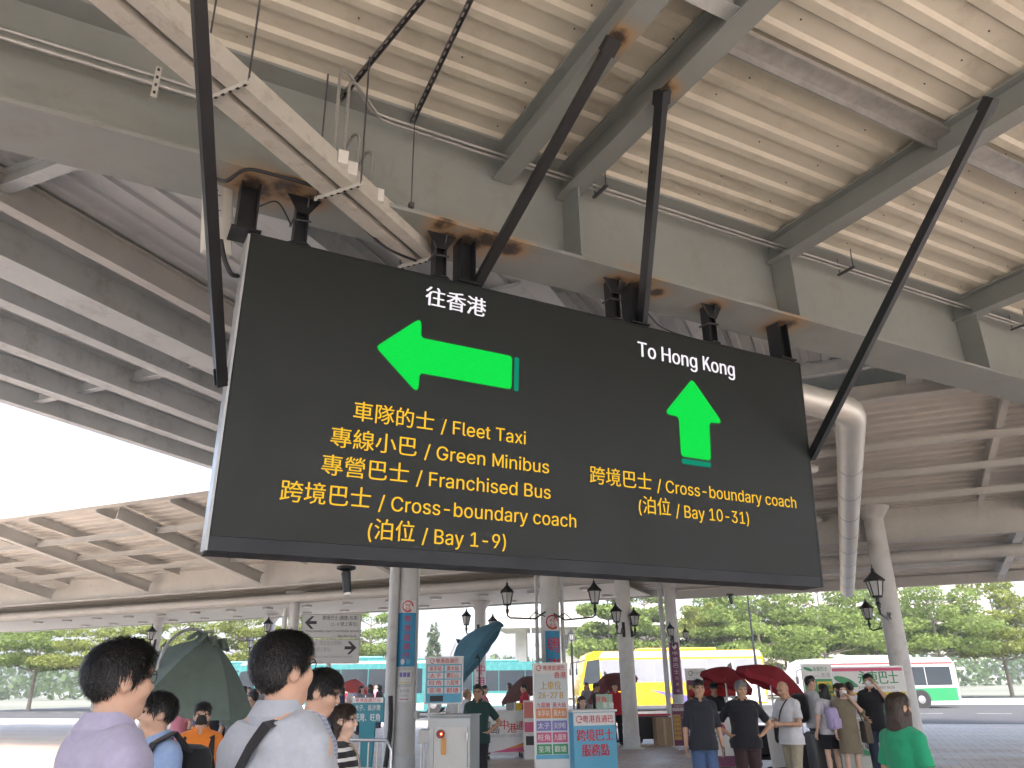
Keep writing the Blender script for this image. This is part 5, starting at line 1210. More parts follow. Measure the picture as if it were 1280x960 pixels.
# white leaning board + cart behind phone man
g=gnd(966,15.8); t=thing('leaning_board',g,'blank white board leaning on a cart behind the man with the phone','board'); M0=pan((0,0,0),CAMDIR+8)@Matrix.Rotation(R(-8),4,'X'); q=MB(); q.box((0,.52,0),(.46,.95,.02),M0); q.build('panel',WHT_,t); q=MB()
for (x,y,w_,h_) in ((0,.995,.48,.02),(0,.045,.48,.02)): q.box((x,y,.0),(w_,h_,.03),M0)
q.build('rim',ALU,t)
g=gnd(950,16.6); t=thing('hand_cart',g,'dark luggage hand cart with tubular frame behind the man with hands on hips','cart',rz=R(CAMDIR-90)); q=MB(); q.box((0,0,.18),(.8,.5,.05)); q.box((.1,0,.50),(.5,.42,.58),bev=.05); q.build('load_bed',BLK_,t); q=MB(); q.tube([(-.4,-.2,.2),(-.42,-.2,.95),(-.42,.2,.95),(-.4,.2,.2)],.015); q.build('handle',STEEL,t,True)
for x in (-.3,.3):
    for y in (-.2,.2): q=MB(); q.cyl((x,y-.02,.08),(x,y+.02,.08),.08,n=14); q.build('wheel',RUBBER,t,True)

# ------------------------------------------------------------ parasols
def parasol(px,py,dep,rad,label,m,tilt,taz,n=8,pole=True,sag=.10,dome=.42,valance=.12,polem=ALU,hub_up=0):
    """hub (top) seen at px,py; the canopy axis leans by tilt degrees towards compass taz"""
    p=atD(px,py,dep); g=Vector((p.x,p.y,0)); t=thing('parasol',g,label,'parasol'); ax=Vector((math.sin(R(tilt))*math.cos(R(taz)),math.sin(R(tilt))*math.sin(R(taz)),math.cos(R(tilt))))
    T=Matrix.Translation((0,0,p.z))@Vector((0,0,1)).rotation_difference(ax).to_matrix().to_4x4()
    q=MB(); rings=6; seg=n*4; vs=[(0,0,.0)];fs=[]
    def pt(u,a,dz=0):
        k=a/(2*math.pi)*n; fr=k-math.floor(k); s_=math.sin(math.pi*fr); r=rad*u*(1-(.05+.35*sag)*s_*u); z=-dome*rad*(u**1.55)-sag*rad*s_*u*(1-.35*u)*.55+dz; return (r*math.cos(a),r*math.sin(a),z)
    for j in range(1,rings+1):
        for k in range(seg): vs.append(pt(j/rings,2*math.pi*k/seg))
    for k in range(seg):
        x,y,z=pt(1,2*math.pi*k/seg); vs.append((x*1.005,y*1.005,z-valance*(1+.25*random.uniform(-1,1))))
    for k in range(seg): fs.append((0,1+k,1+(k+1)%seg))
    for j in range(rings):
        for k in range(seg): a=1+j*seg; fs.append((a+k,a+seg+k,a+seg+(k+1)%seg,a+(k+1)%seg))
    q.raw(vs,fs,T); can=q.build('canopy',m,t,True)
    for k in range(n):
        q=MB(); a=2*math.pi*k/n; q.tube([T@Vector(pt(u,a,-.02)) for u in (.02,.35,.7,1.0)],.008,5); q.build('rib',polem,t)
        q=MB(); q.tube([T@Vector((0,0,-dome*rad*1.2)),T@Vector(pt(.52,a,-.02))],.006,5); q.build('strut',polem,t)
    q=MB(); q.lathe([(.05,-.01),(.06,.02),(.03,.06),(.01,.10)],T,10); q.build('finial',polem,t,True)
    if pole:
        b=T@Vector((0,0,-dome*rad*1.25)); q=MB(); q.tube([T@Vector((0,0,0)),b,Vector((b.x,b.y,max(b.z-.3,.3))),Vector((b.x,b.y,0.03))],.02,10); q.build('pole',polem,t,True); q=MB(); q.lathe([(.26,0),(.26,.06),(.05,.09),(.04,.25)],Matrix.Translation((b.x,b.y,0)),18); q.build('base',BLACK,t,True)
    return t,T,p
def fab(n,c,tr=.35): return mat(n,c,.85,var=.12,scale=5,trans=tr,bump=.1,bscale=14,dirt=((c[0]*.6,c[1]*.6,c[2]*.6),3,.3))
t,T,p=parasol(262,800,11.,1.06,'large drooping dark green cantilever parasol at the left of the crowd',fab('dark green canvas',(.20,.26,.23),.3),17,VIEW-70,6,pole=False,sag=.34,dome=.80,valance=.03,polem=GALV)
a0=T@Vector((0,0,.12)); lv=-_r0; fv=Vector((-_fw.x,-_fw.y,0)).normalized()
q=MB(); pts=[lv*.42+fv*.62+Vector((0,0,z)) for z in (.03,p.z-.85,p.z-.42)]
for k in range(1,9): a=math.pi*.62*k/8; pts.append((lv*.42+fv*.62)*(1-.85*(1-math.cos(a))/(1-math.cos(math.pi*.62)))+Vector((0,0,p.z-.42+.62*math.sin(a)/1.0*.9)))
pts.append(a0); q.tube(pts,.022,10); q.build('curved_arm',GALV,t,True); q=MB(); q.lathe([(.35,0),(.35,.07),(.06,.1),(.05,.3)],Matrix.Translation(lv*.42+fv*.62),18); q.build('base',BLACK,t,True)
q=MB(); 
for k in range(9): a=k*.7; q.tube([T@Vector((.1*math.cos(a),.1*math.sin(a),-.02)),T@Vector((.2*math.cos(a),.2*math.sin(a),.05)),T@Vector((.3*math.cos(a),.3*math.sin(a),-.07))],.03,6)
q.build('vent_flap',MATS['dark green canvas'],t,True)
NB=fab('slate blue canvas',(.10,.25,.34),.3)
t,T,p=parasol(574,802,19.5,1.04,'slate blue parasol tipped far over to the left above the light blue board',NB,52,VIEW+88,8,sag=.05,dome=.5,valance=.12,polem=BLACK)
write('lettering',[('粵港直通巴',-.3,0,.18,.7,0,.01)],t,RED_,T@Matrix.Translation((-.45,0.0,-.05))@Matrix.Rotation(R(-24),4,'Y')@Matrix.Rotation(R(90),4,'Z'))
parasol(445,849,30,.62,'small coral pink parasol over the crowd by the teal bus',fab('coral canvas',(.62,.14,.14),.5),12,VIEW-100,8,dome=.55)
parasol(654,846,26,1.0,'dull brown parasol tilting left behind the wheeled white counter',fab('brown canvas',(.12,.055,.05),.2),18,VIEW+80,8,dome=.50)
parasol(757,843,24,.86,'faded maroon parasol leaning beside the plain lantern column',fab('maroon canvas',(.17,.05,.05),.25),24,VIEW+70,8,dome=.5)
RC=fab('red canvas',(.36,.025,.04),.35)
parasol(912,834,17.4,.58,'deep red parasol on the left of the pair behind the grey-haired man',fab('deep red canvas',(.30,.02,.03),.3),20,VIEW-95,8,dome=.5)
parasol(972,834,16.0,.74,'bright red parasol on the right of the pair, sloping down over the phone man',RC,27,VIEW-95,8,dome=.45)
t_,T_,p_=parasol(888,850,18.5,.55,'flat red parasol low behind the white ring-emblem counter',fab('scarlet canvas',(.5,.03,.03),.4),6,VIEW,8,dome=.4)

# ------------------------------------------------------------ buses
GLASS=mat('dark bus glass',(.03,.04,.05),.08,var=0,spec=.7,coat=.3); TYRE=mat('tyre rubber',(.025,.025,.025),.8,var=.1); RIM_=mat('bus rim',(.45,.45,.46),.35,metal=.6,var=0)
def bus(px,dep,head,L,H,label,body,bands,W=2.5,roofc=None,ac=True,raise_=.0,win=None,wsw=1.1,dest=None,low=1.25):
    g=gnd(px,dep,-.12); t=thing('coach',g,label,'bus','buses on the road',rz=R(head))
    nose=.55
    prof=round_poly([(-L/2,.34),(L/2-.1,.34),(L/2,1.0),(L/2-nose*.35,2.0),(L/2-nose,H-.25),(L/2-nose-.6,H),(-L/2+.25,H),(-L/2,H-.4)],.22,6)
    M0=Matrix(((1,0,0,0),(0,0,-1,W/2),(0,1,0,0),(0,0,0,1)))
    q=MB(); q.prism(prof,W,M0); q.build('body',body,t,True)
    zc=(low+.1+H-.55)/2; hh=H-.55-low-.1
    for sy in (-1,1):
        n=max(4,int((L-2.4)/1.5)); x0=-L/2+.35; ww=(L-1.9)/n
        for k in range(n):
            q=MB(); q.box((x0+ww*(k+.5),sy*(W/2+.004),zc),(ww-.05,.02,hh)); q.build('window',win or GLASS,t)
        q=MB(); q.prism([(L/2-1.45,low+.05),(L/2-.28,low-.05),(L/2-.62,H-.62),(L/2-1.45,H-.5)],.02,Matrix(((1,0,0,0),(0,0,1,sy*(W/2+.006)-.01),(0,1,0,0),(0,0,0,1)))); q.build('cab_window',GLASS,t)
        for k,(poly,m) in enumerate(bands):
            q=MB(); q.prism(poly,.008,Matrix(((1,0,0,0),(0,0,1,sy*(W/2+.003+.0015*k)-.004),(0,1,0,0),(0,0,0,1)))); q.build('paint_band',m,t)
        for x in (L/2-2.5,-L/2+2.6,):
            q=MB(); q.cyl((x,sy*(W/2-.30),.50),(x,sy*(W/2+.012),.50),.50,n=26); w_=q.build('wheel',TYRE,t,True); q=MB(); q.cyl((x,sy*(W/2+.0),.50),(x,sy*(W/2+.024),.50),.27,.2,n=20); q.build('rim',RIM_,w_,True)
            q=MB(); q.lathe([(.60,-.002),(.60,.002),(.52,.003)],Matrix.Translation((x,sy*(W/2+.009),.5))@Matrix.Rotation(R(90),4,'X'),24); q.build('wheel_arch',BLK_,t)
        q=MB(); q.tube([(L/2-.5,sy*W/2,H-.55),(L/2+.1,sy*(W/2+.25),H-.7),(L/2+.14,sy*(W/2+.28),H-1.1)],.03,8); q.box((L/2+.14,sy*(W/2+.28),H-1.25),(.10,.22,.42),bev=.03); q.build('mirror',BLK_,t,True)
        q=MB(); q.box((L/2-.02,sy*(W/2-.42),.86),(.10,.42,.2),bev=.04); q.build('headlight',mat('headlight glass',(.7,.72,.74),.15,var=0),t,True)
    T=Matrix.Translation((L/2-.17,0,0))@Matrix.Rotation(R(-12),4,'Y')
    q=MB(); q.box((0.02,0,zc+.05),(.05,W-.34,hh+.35),T,bev=.02); q.build('windscreen',GLASS,t)
    q=MB(); q.tube([T@Vector((.06,-.1,low-.05)),T@Vector((.055,.55,low+.5))],.012,6); q.build('wiper',BLK_,t)
    q=MB(); q.box((L/2+.004,0,.52),(.03,.5,.12)); q.build('number_plate',mat('plate',(.65,.62,.1),.5,var=0),t)
    if ac: q=MB(); q.box((-L*.05,0,H+.09),(L*.42,W*.72,.2),bev=.08); q.build('roof_unit',roofc or body,t,True)
    return t
TEALB=mat('bus teal paint',(.05,.22,.225),.25,var=.04,coat=.4,spec=.5); WHB=mat('bus white paint',(.62,.64,.64),.28,var=.04,coat=.4); YELB=mat('bus yellow paint',(.70,.42,.012),.28,var=.04,coat=.4); SILB=mat('bus silver paint',(.42,.42,.44),.3,metal=.3,var=.05,coat=.3); VIO=mat('bus violet paint',(.16,.12,.36),.3,var=0); GRB=mat('bus green paint',(.03,.26,.10),.3,var=0); REDB=mat('bus red paint',(.5,.06,.06),.3,var=0)
bus(415,46,158,11.5,3.25,'teal city bus with dark windows behind the coral parasol at the left',TEALB,[([(-5.5,.42),(5.4,.42),(5.4,.8),(-5.5,.8)],WHB),([(-5.6,3.0),(5.2,3.0),(5.0,3.14),(-5.6,3.14)],WHB)])
bus(598,54,150,11.,3.2,'teal and white city bus glimpsed between the two banner columns',TEALB,[([(-5.3,.42),(5.2,.42),(5.2,1.25),(-5.3,1.1)],WHB)])
bus(835,52,156,12.6,3.72,'yellow and silver coach with violet swooshes parked behind the stalls',YELB,[([(-6.2,1.75),(4.6,1.75),(5.0,3.1),(-6.2,3.1)],SILB),([(-6.2,3.3),(4.9,3.3),(4.6,3.68),(-6.1,3.68)],WHB),([(-3.8,.45),(-.8,.45),(1.6,1.3)],VIO),([(-6.2,.45),(-4.6,.45),(-3.2,1.7),(-6.2,1.7)],WHB)],low=1.7,roofc=YELB,win=mat('silver window film',(.26,.27,.30),.18,var=.12,scale=.6,coat=.3))
bus(1085,50,156,10.5,3.0,'white coach with green flank and thin red roof line at the right',WHB,[([(-5.1,.42),(4.9,.42),(4.9,1.1),(-5.1,1.2)],GRB),([(-5.1,2.62),(4.5,2.62),(4.4,2.72),(-5.1,2.72)],REDB)],roofc=WHB)
bus(255,50,158,11.,3.2,'second teal city bus hidden behind the green parasol at the far left',TEALB,[([(-5.3,.42),(5.2,.42),(5.2,.8),(-5.3,.8)],WHB)])

# ------------------------------------------------------------ concrete station hall / bridge beyond the road
g=gnd(735,92,0); t=thing('concrete_hall',g,'pale concrete terminal hall with overhanging flat roof beyond the coaches','building',rz=R(VIEW-90-6)); t.scale=(1.24,1.24,1.24)
q=MB(); q.box((0,0,7.1),(17,9,1.75)); q.box((0,0,8.05),(16.6,8.6,.15)); q.build('roof_slab',CONC,t)
q=MB(); 
for k in range(11): q.box((-7.5+k*1.5,-4.51,7.1),(.03,.03,1.7))
q.build('panel_joint',mat('joint grey',(.30,.29,.27),.9,var=0),t)
q=MB(); q.box((2.4,.8,3.1),(11.6,6,6.2)); wl=q.build('wall',mat('pale cladding',(.50,.48,.43),.8,var=.1,scale=.8,dirt=((.35,.33,.3),.6,.4)),t)
for k in range(3): q=MB(); q.box((-2.4+k*2.1,-2.22,5.0),(1.5,.06,1.3)); w_=q.build('window',GLASS,t); q=MB(); q.box((-2.4+k*2.1,-2.25,5.0),(.06,.04,1.3)); q.build('mullion',ALU,w_)
for k in range(7): q=MB(); q.box((3.0+k*.85,-2.26,2.9),(.25,.12,5.4)); q.build('fin',CONC,t)
for x in (-6.4,): q=MB(); q.box((x,0,3.2),(1.1,1.1,6.5)); q.build('pillar',CONC,t)
g=gnd(865,90,0); t=thing('concrete_hall',g,'grey vaulted station roof glimpsed behind the trees at the right','building',rz=R(VIEW-90)); q=MB()
pts=[(-14,5.5),(-13,7.2),(-9,8.6),(-3,9.3),(3,9.3),(9,8.5),(14,6.6),(14,5.5)]; q.prism(pts,14,Matrix(((1,0,0,0),(0,0,1,0),(0,1,0,0),(0,0,0,1)))); q.build('roof',CONC,t,True); q=MB(); q.box((0,5,2.7),(24,8,5.4)); q.build('wall',MATS['pale cladding'],t)
for (px,dep,w_,h_,lab) in ((1035,330,34,52,'pale pinkish apartment tower far beyond the trees at the right'),(1000,360,24,40,'lower pale apartment block far beyond the trees'),(1190,340,40,60,'tall hazy apartment tower far off at the right edge')):
    g=gnd(px,dep,0); t=thing('apartment_tower',g,lab,'building',rz=R(VIEW-90+random.uniform(-15,15))); q=MB(); q.box((0,0,h_/2),(w_,14,h_)); q.build('wall',mat('tower wall',(.52,.47,.44),.85,var=.06,scale=.1),t); q=MB(); q.box((0,0,h_+1),(w_*.3,6,2)); q.build('roof',CONC,t)
    for j in range(int(h_/4)):
        q=MB(); q.box((0,-7.03,2.2+j*4),(w_*.92,.1,1.5)); q.build('window_row',mat('tower glass',(.22,.24,.26),.3,var=0),t)
for px,dep,h_,lab in ((665,62,9.5,'thin double-armed street lamp left of the concrete hall'),(565,80,8.,'thin street lamp far away left of the tilted blue parasol'),(947,48,7.5,'dark thin lamp pole in front of the round-topped trees')):
    g=gnd(px,dep,0); t=thing('street_lamp',g,lab,'lamp'); q=MB(); q.tube([(0,0,0),(0,0,h_)],[.09,.05],8); q.build('pole',GALV if px!=947 else BLACK,t,True)
    for s_ in (-1,1): q=MB(); q.tube([(0,0,h_-.1),_r0*s_*.5+Vector((0,0,h_+.15)),_r0*s_*1.1+Vector((0,0,h_+.2))],.03,6); q.box(_r0*s_*1.25+Vector((0,0,h_+.2)),(.5,.2,.09)); q.build('lamp_head',GALV,t)
for px,dep,h_ in ((187,260,64),(232,300,82)):
    g=gnd(px,dep,0); t=thing('tower_crane',g,f'tiny hazy tower crane in the white sky at the left, {"lower" if px<200 else "higher"} of two','crane'); q=MB(); q.bar((0,0,0),(0,0,h_),1.2,1.2); q.build('mast',GRYP_,t); q=MB(); q.bar(-_r0*6+Vector((0,0,h_)),_r0*16+Vector((0,0,h_+1.5)),.7,.7); q.build('jib',GRYP_,t); q=MB(); q.bar((0,0,h_),(0,0,h_+5),.8,.8); q.build('cab_tower',GRYP_,t)
# ============================================================ trees
def leafm(n,c,tr=.5):
    m=mat(n,c,.6,var=.35,scale=1.3,trans=tr,spec=.3); return m
LEAF1=leafm('bright leaves',(.20,.275,.07)); LEAF2=leafm('yellow green leaves',(.23,.27,.06)); LEAF3=leafm('deep leaves',(.09,.15,.05),.4); BARK=mat('grey bark',(.22,.19,.16),.9,var=.2,scale=5,bump=.3,bscale=20)
def leaves_mesh(blobs, n, size, flat_):
    tot=sum(b[1][0]*b[1][1]*b[1][2]**.5 for b in blobs); C_=[];S_=[]
    for c,r in blobs:
        k=int(n*r[0]*r[1]*r[2]**.5/tot)
        u=RNG.normal(size=(k,3)); u/=np.linalg.norm(u,axis=1,keepdims=True); rad=RNG.uniform(.25,1,k)**.5; p=np.array(c)+u*rad[:,None]*np.array(r)
        kp=vnoise(p,1.1,3)+.5*vnoise(p,2.6,5)>-.42; C_.append(p[kp])
    P=np.concatenate(C_); k=len(P); s=size*RNG.uniform(.6,1.3,k)
    nrm=RNG.normal(size=(k,3))*np.array([1,1,flat_])+np.array([0,0,.9]); nrm/=np.linalg.norm(nrm,axis=1,keepdims=True)
    a=np.cross(nrm,RNG.normal(size=(k,3))); a/=np.linalg.norm(a,axis=1,keepdims=True); b=np.cross(nrm,a)
    V=np.stack([P-a*s[:,None],P-b*s[:,None]*.55,P+a*s[:,None],P+b*s[:,None]*.55],1).reshape(-1,3)
    return V,np.arange(4*k).reshape(-1,4)
def tree(px,dep,H,spread,label,m,layers,trunk_h,n=5200,size=.17,seed=0,lean=0.,group='trees beyond the road'):
    rr=random.Random(seed); g=gnd(px,dep,-.1); t=thing('shade_tree',g,label,'tree',group)
    q=MB(); tp=[Vector((lean*z/H,0,z)) for z in np.linspace(0,H*.93,7)]; q.tube(tp,[.17*(1-.8*i/6)+.02 for i in range(7)],8); blobs=[]
    for j in range(layers):
        z=trunk_h+(H-trunk_h)*(j+.5)/layers; rad=spread*(1-.62*((j+.3)/layers)**1.6)*rr.uniform(.85,1.1); nb=max(4,int(7-j*.8))
        for k in range(nb):
            a=2*math.pi*(k+rr.random()*.7)/nb+j; rd=rad*rr.uniform(.45,.82); c=(lean*z/H+rd*math.cos(a),rd*math.sin(a),z+rr.uniform(-.25,.35)+rd*.10)
            q.tube([(lean*z/H*.95,0,z-.7),(c[0]*.55,c[1]*.55,z-.25),c],[.06,.04,.012],5)
            blobs.append((c,(rad*rr.uniform(.34,.48),rad*rr.uniform(.34,.48),rr.uniform(.34,.56)*H/7.)))
    q.build('trunk',BARK,t,True)
    V,F=leaves_mesh(blobs,n,size,.5); me=bpy.data.meshes.new('crown'); me.from_pydata(V.tolist(),[],F.tolist()); me.materials.append(m); put('crown',me,t)
T_=[(955,46,7.4,4.2,'wide layered bright green tree right of the middle behind the red parasols',LEAF1,5,2.6,0),(1035,50,8.2,4.8,'tallest layered tree at the right behind the green stall',LEAF1,5,3.2,.3),(905,52,7.4,3.6,'slim layered tree left of the red parasols, above the yellow coach end',LEAF1,4,3.,0),
    (1100,44,7.4,3.9,'layered tree behind the lantern at the right edge',LEAF1,5,2.8,0),(1180,50,8.2,4.3,'layered tree near the right border of the view',LEAF1,5,3.0,0),(1260,46,7.2,4.,'layered tree at the outer right border',LEAF2,5,2.6,0),
    (765,42,6.9,2.6,'bright green tree overhanging left of the plain lantern column',LEAF1,4,2.8,0),(812,47,7.2,2.9,'bright green tree just right of the plain lantern column',LEAF1,4,2.9,0),
    (300,60,7.4,4.3,'yellow-green flat tree behind the green parasol',LEAF2,4,3.,0),(215,66,7.6,4.6,'yellow-green flat tree at the far left above the green parasol',LEAF2,4,3.4,0),(385,58,7.2,4.,'yellow-green flat tree behind the direction signs',LEAF2,4,3.2,0),(460,62,7.6,4.2,'loose green tree between direction signs and banner column',LEAF1,4,2.2,0),(120,62,7.6,4.6,'yellow-green tree at the outer left border',LEAF2,4,3.,0),(40,58,7.4,4.4,'layered tree at the left corner of the view',LEAF1,4,3.,0),
    (540,100,9.0,1.5,'small far conifer-like tree beside the banner column',LEAF3,9,1.0,0),
    (880,72,8.6,3.4,'thin bare-branched tree behind the purple column banner',LEAF2,3,5.2,.4),(985,80,6.4,4.,'low yellow-green bush tree behind the red parasols',LEAF2,4,1.,0),(1075,84,6.6,4.4,'low yellow-green bush tree behind the green stall sign',LEAF2,4,1.,0),(700,95,6.,4.2,'low rounded bush tree under the concrete hall',LEAF1,4,.8,0)]
for i,(px,dep,H,sp,lab,m,ly,th_,ln) in enumerate(T_):
    k_=(70+(i%4)*2)/dep if dep<69 else 1.
    dep,H,sp,th_,near_=dep*k_,1.7+(H-1.7)*k_,sp*k_,max(.8,1.7+(th_-1.7)*k_),dep<69
    tree(px,dep,H,sp,lab,m,ly,th_,14000 if near_ else 6000,.125*k_ if near_ else .18,i+3,ln)
# far green belt as one mass
blobs=[]
for k in range(70):
    p=gnd(-80+k*22,150+random.uniform(-10,30),0); blobs.append(((p.x,p.y,random.uniform(1.5,4.5)),(6,6,random.uniform(2.2,4.2))))
V,F=leaves_mesh(blobs,14000,.75,.8); me=bpy.data.meshes.new('treeline'); me.from_pydata(V.tolist(),[],F.tolist()); me.materials.append(LEAF3); o=put('treeline',me); tag(o,'far belt of green trees closing the view beyond the station','trees',kind='stuff')
# ============================================================ the people in the photo
def plaid(name,c0,c1,c2,sc):
    m=cloth(name,c0); t=m.node_tree; b=t.nodes['Principled BSDF']; tc=N(t,'ShaderNodeTexCoord'); sx=N(t,'ShaderNodeSeparateXYZ'); t.links.new(tc.outputs['Object'],sx.inputs[0]); last=b.inputs['Base Color'].links[0].from_socket
    for ax in (0,2):
        mo=N(t,'ShaderNodeMath',_operation='PINGPONG'); t.links.new(sx.outputs[ax],mo.inputs[0]); mo.inputs[1].default_value=sc
        lt=N(t,'ShaderNodeMath',_operation='LESS_THAN'); t.links.new(mo.outputs[0],lt.inputs[0]); lt.inputs[1].default_value=sc*.42; f=N(t,'ShaderNodeMath',_operation='MULTIPLY'); t.links.new(lt.outputs[0],f.inputs[0]); f.inputs[1].default_value=.6
        mx=N(t,'ShaderNodeMix',_data_type='RGBA'); t.links.new(f.outputs[0],mx.inputs[0]); t.links.new(last,mx.inputs[6]); mx.inputs[7].default_value=(*c1,1); last=mx.outputs[2]
    t.links.new(last,b.inputs['Base Color']); return m
def striped(name,c0,c1,per,duty):
    m=cloth(name,c0); t=m.node_tree; b=t.nodes['Principled BSDF']; tc=N(t,'ShaderNodeTexCoord'); sx=N(t,'ShaderNodeSeparateXYZ'); t.links.new(tc.outputs['Object'],sx.inputs[0]); last=b.inputs['Base Color'].links[0].from_socket
    nz=N(t,'ShaderNodeTexNoise',Scale=4.); t.links.new(tc.outputs['Object'],nz.inputs[0]); ma=N(t,'ShaderNodeMath',_operation='MULTIPLY_ADD'); t.links.new(nz.outputs[0],ma.inputs[0]); ma.inputs[1].default_value=.02; t.links.new(sx.outputs[2],ma.inputs[2])
    mo=N(t,'ShaderNodeMath',_operation='PINGPONG'); t.links.new(ma.outputs[0],mo.inputs[0]); mo.inputs[1].default_value=per/2
    lt=N(t,'ShaderNodeMath',_operation='LESS_THAN'); t.links.new(mo.outputs[0],lt.inputs[0]); lt.inputs[1].default_value=per/2*duty
    mx=N(t,'ShaderNodeMix',_data_type='RGBA'); t.links.new(lt.outputs[0],mx.inputs[0]); t.links.new(last,mx.inputs[6]); mx.inputs[7].default_value=(*c1,1); t.links.new(mx.outputs[2],b.inputs['Base Color']); return m
def pinstripe(name,c0,c1,sc):
    m=cloth(name,c0,bump=.2); t=m.node_tree; b=t.nodes['Principled BSDF']; tc=N(t,'ShaderNodeTexCoord'); sx=N(t,'ShaderNodeSeparateXYZ'); t.links.new(tc.outputs['Object'],sx.inputs[0]); last=b.inputs['Base Color'].links[0].from_socket
    mo=N(t,'ShaderNodeMath',_operation='PINGPONG'); t.links.new(sx.outputs[0],mo.inputs[0]); mo.inputs[1].default_value=sc; lt=N(t,'ShaderNodeMath',_operation='LESS_THAN'); t.links.new(mo.outputs[0],lt.inputs[0]); lt.inputs[1].default_value=sc*.4
    mx=N(t,'ShaderNodeMix',_data_type='RGBA'); t.links.new(lt.outputs[0],mx.inputs[0]); t.links.new(last,mx.inputs[6]); mx.inputs[7].default_value=(*c1,1); t.links.new(mx.outputs[2],b.inputs['Base Color']); return m
JEAN=cloth('blue jeans',(.07,.12,.24)); DKT=cloth('dark trousers',(.025,.025,.03)); BRN=cloth('dark brown trousers',(.05,.03,.03)); KHA=cloth('khaki trousers',(.34,.31,.23)); NAVY=cloth('navy trousers',(.03,.04,.07))
WTEE=cloth('white cotton',(.56,.57,.60)); BLKC=cloth('black cotton',(.018,.019,.024)); CHAR=cloth('charcoal shirt cloth',(.028,.030,.040)); LSH=cloth('pale grey shirting',(.36,.39,.44))
BPOLO=cloth('powder blue polo cloth',(.25,.36,.58)); ORNG=cloth('orange fleece',(.68,.20,.03)); DGR=cloth('bottle green polo cloth',(.02,.055,.05)); OLV=cloth('olive brown linen',(.20,.17,.12)); GRNT=cloth('bright green tee cloth',(.02,.28,.14)); LAV=cloth('lavender shirting',(.36,.34,.47)); REDT=cloth('red staff shirt',(.5,.03,.05)); PNKC=cloth('pink cotton',(.6,.22,.28)); LILA=cloth('lilac nylon',(.42,.36,.58)); BLKN=cloth('black nylon',(.02,.02,.022))
left=VIEW+90; right=VIEW-90; away=VIEW; tow=VIEW+180
# --- near left
P=person
t=P(gnd(354,2.86),right+58,1.875,'tall man seen from behind in pale grey shirt with black cross strap and glasses',SK1,'short',HB,LSH,'short','shirt',DKT,glasses=True,h=.008,strands=6500,girth=1.2,wr=.021,hpitch=R(6),hyaw=R(-6))
b=thing('shoulder_bag',t.location,'black shoulder bag with strap crossing the back of the tall man','bag'); b.rotation_euler=t.rotation_euler
strap_loop(b,BLKN,1,1.875,1.2,.034,.042,.98); q=MB(); q.box((-.26,.05,.92),(.12,.26,.24),bev=.04); q.build('bag_body',BLKN,b,True)
P(gnd(146,2.65),right+48,1.845,'man in lavender shirt and glasses, closest at the left edge',SK1,'short',HB,LAV,'short','shirt',DKT,glasses=True,h=.009,strands=4500,wr=.016)
t=P(gnd(203,4.6),tow-38,1.665,'man in powder blue polo with black backpack strap looking left',SK1,'short',HB,BPOLO,'short','polo',DKT,h=.009,strands=2500,girth=1.12,hyaw=R(-24))
b=thing('backpack',t.location,'black backpack worn by the man in powder blue polo','backpack'); b.rotation_euler=t.rotation_euler
q=MB(); q.box((0,-.24,1.16),(.30,.17,.44),bev=.07); q.build('bag_body',BLKN,b,True)
for s_ in (-1,1): q=MB(); q.ribbon([Vector((s_*.10,-.17,1.34)),Vector((s_*.115,-.05,1.452)),Vector((s_*.12,.07,1.40)),Vector((s_*.125,.145,1.24)),Vector((s_*.17,.10,1.05)),Vector((s_*.16,-.14,.98))],[Vector((0,-.5,1)),Vector((0,0,1)),Vector((0,.6,1)),Vector((0,1,.2)),Vector((s_,1,0)),Vector((s_,-1,0))],.06,.012); q.build('strap',BLKN,b,True)
t=P(gnd(396,4.45),right+2,1.785,'man in blue checked shirt and glasses bending his head down',SK1,'short',HB,plaid('blue checked shirting',(.42,.46,.55),(.16,.20,.32),(.3,.3,.4),.011),'short','shirt',NAVY,glasses=True,h=.008,strands=4000,hpitch=R(-16),wr=.013)
t=P(gnd(431,5.5),right+10,1.565,'woman in black and white striped top and glasses touching her hair',SK3,'clip',HBR,striped('black white stripes',(.02,.02,.024),(.62,.62,.62),.062,.36),'elbow','tee',DKT,glasses=True,h=.008,strands=2500,L=((-.30,.02,1.28),(-.15,-.14,1.58),(.7,-.1,.5)),hyaw=R(-12))
b=thing('shoulder_bag',t.location,'tan strap bag across the striped top of the woman','bag'); b.rotation_euler=t.rotation_euler
TAN=cloth('tan leather',(.36,.26,.17),rough=.5); strap_loop(b,TAN,1,1.565,1.,.034,.03,.95); q=MB(); q.box((-.23,.04,.80),(.09,.22,.17),bev=.03); q.build('bag_body',TAN,b,True)
t=P(gnd(257,7.3),tow+20,1.555,'person in orange top with black face mask under the green parasol',SK1,'full',HB,ORNG,'long','shirt',DKT,mask=MASKK,h=.01,strands=1200)
b=thing('backpack',t.location,'black backpack on the person in the orange top','backpack'); b.rotation_euler=t.rotation_euler; q=MB(); q.box((0,-.23,1.06),(.28,.16,.42),bev=.06); q.build('bag_body',BLKN,b,True)
for s_ in (-1,1): q=MB(); q.ribbon([Vector((s_*.09,-.16,1.22)),Vector((s_*.10,-.04,1.325)),Vector((s_*.11,.07,1.26)),Vector((s_*.12,.14,1.10)),Vector((s_*.16,.09,.95))],[Vector((0,-.5,1)),Vector((0,0,1)),Vector((0,.6,1)),Vector((0,1,.2)),Vector((s_,1,0))],.05,.012); q.build('strap',BLKN,b,True)
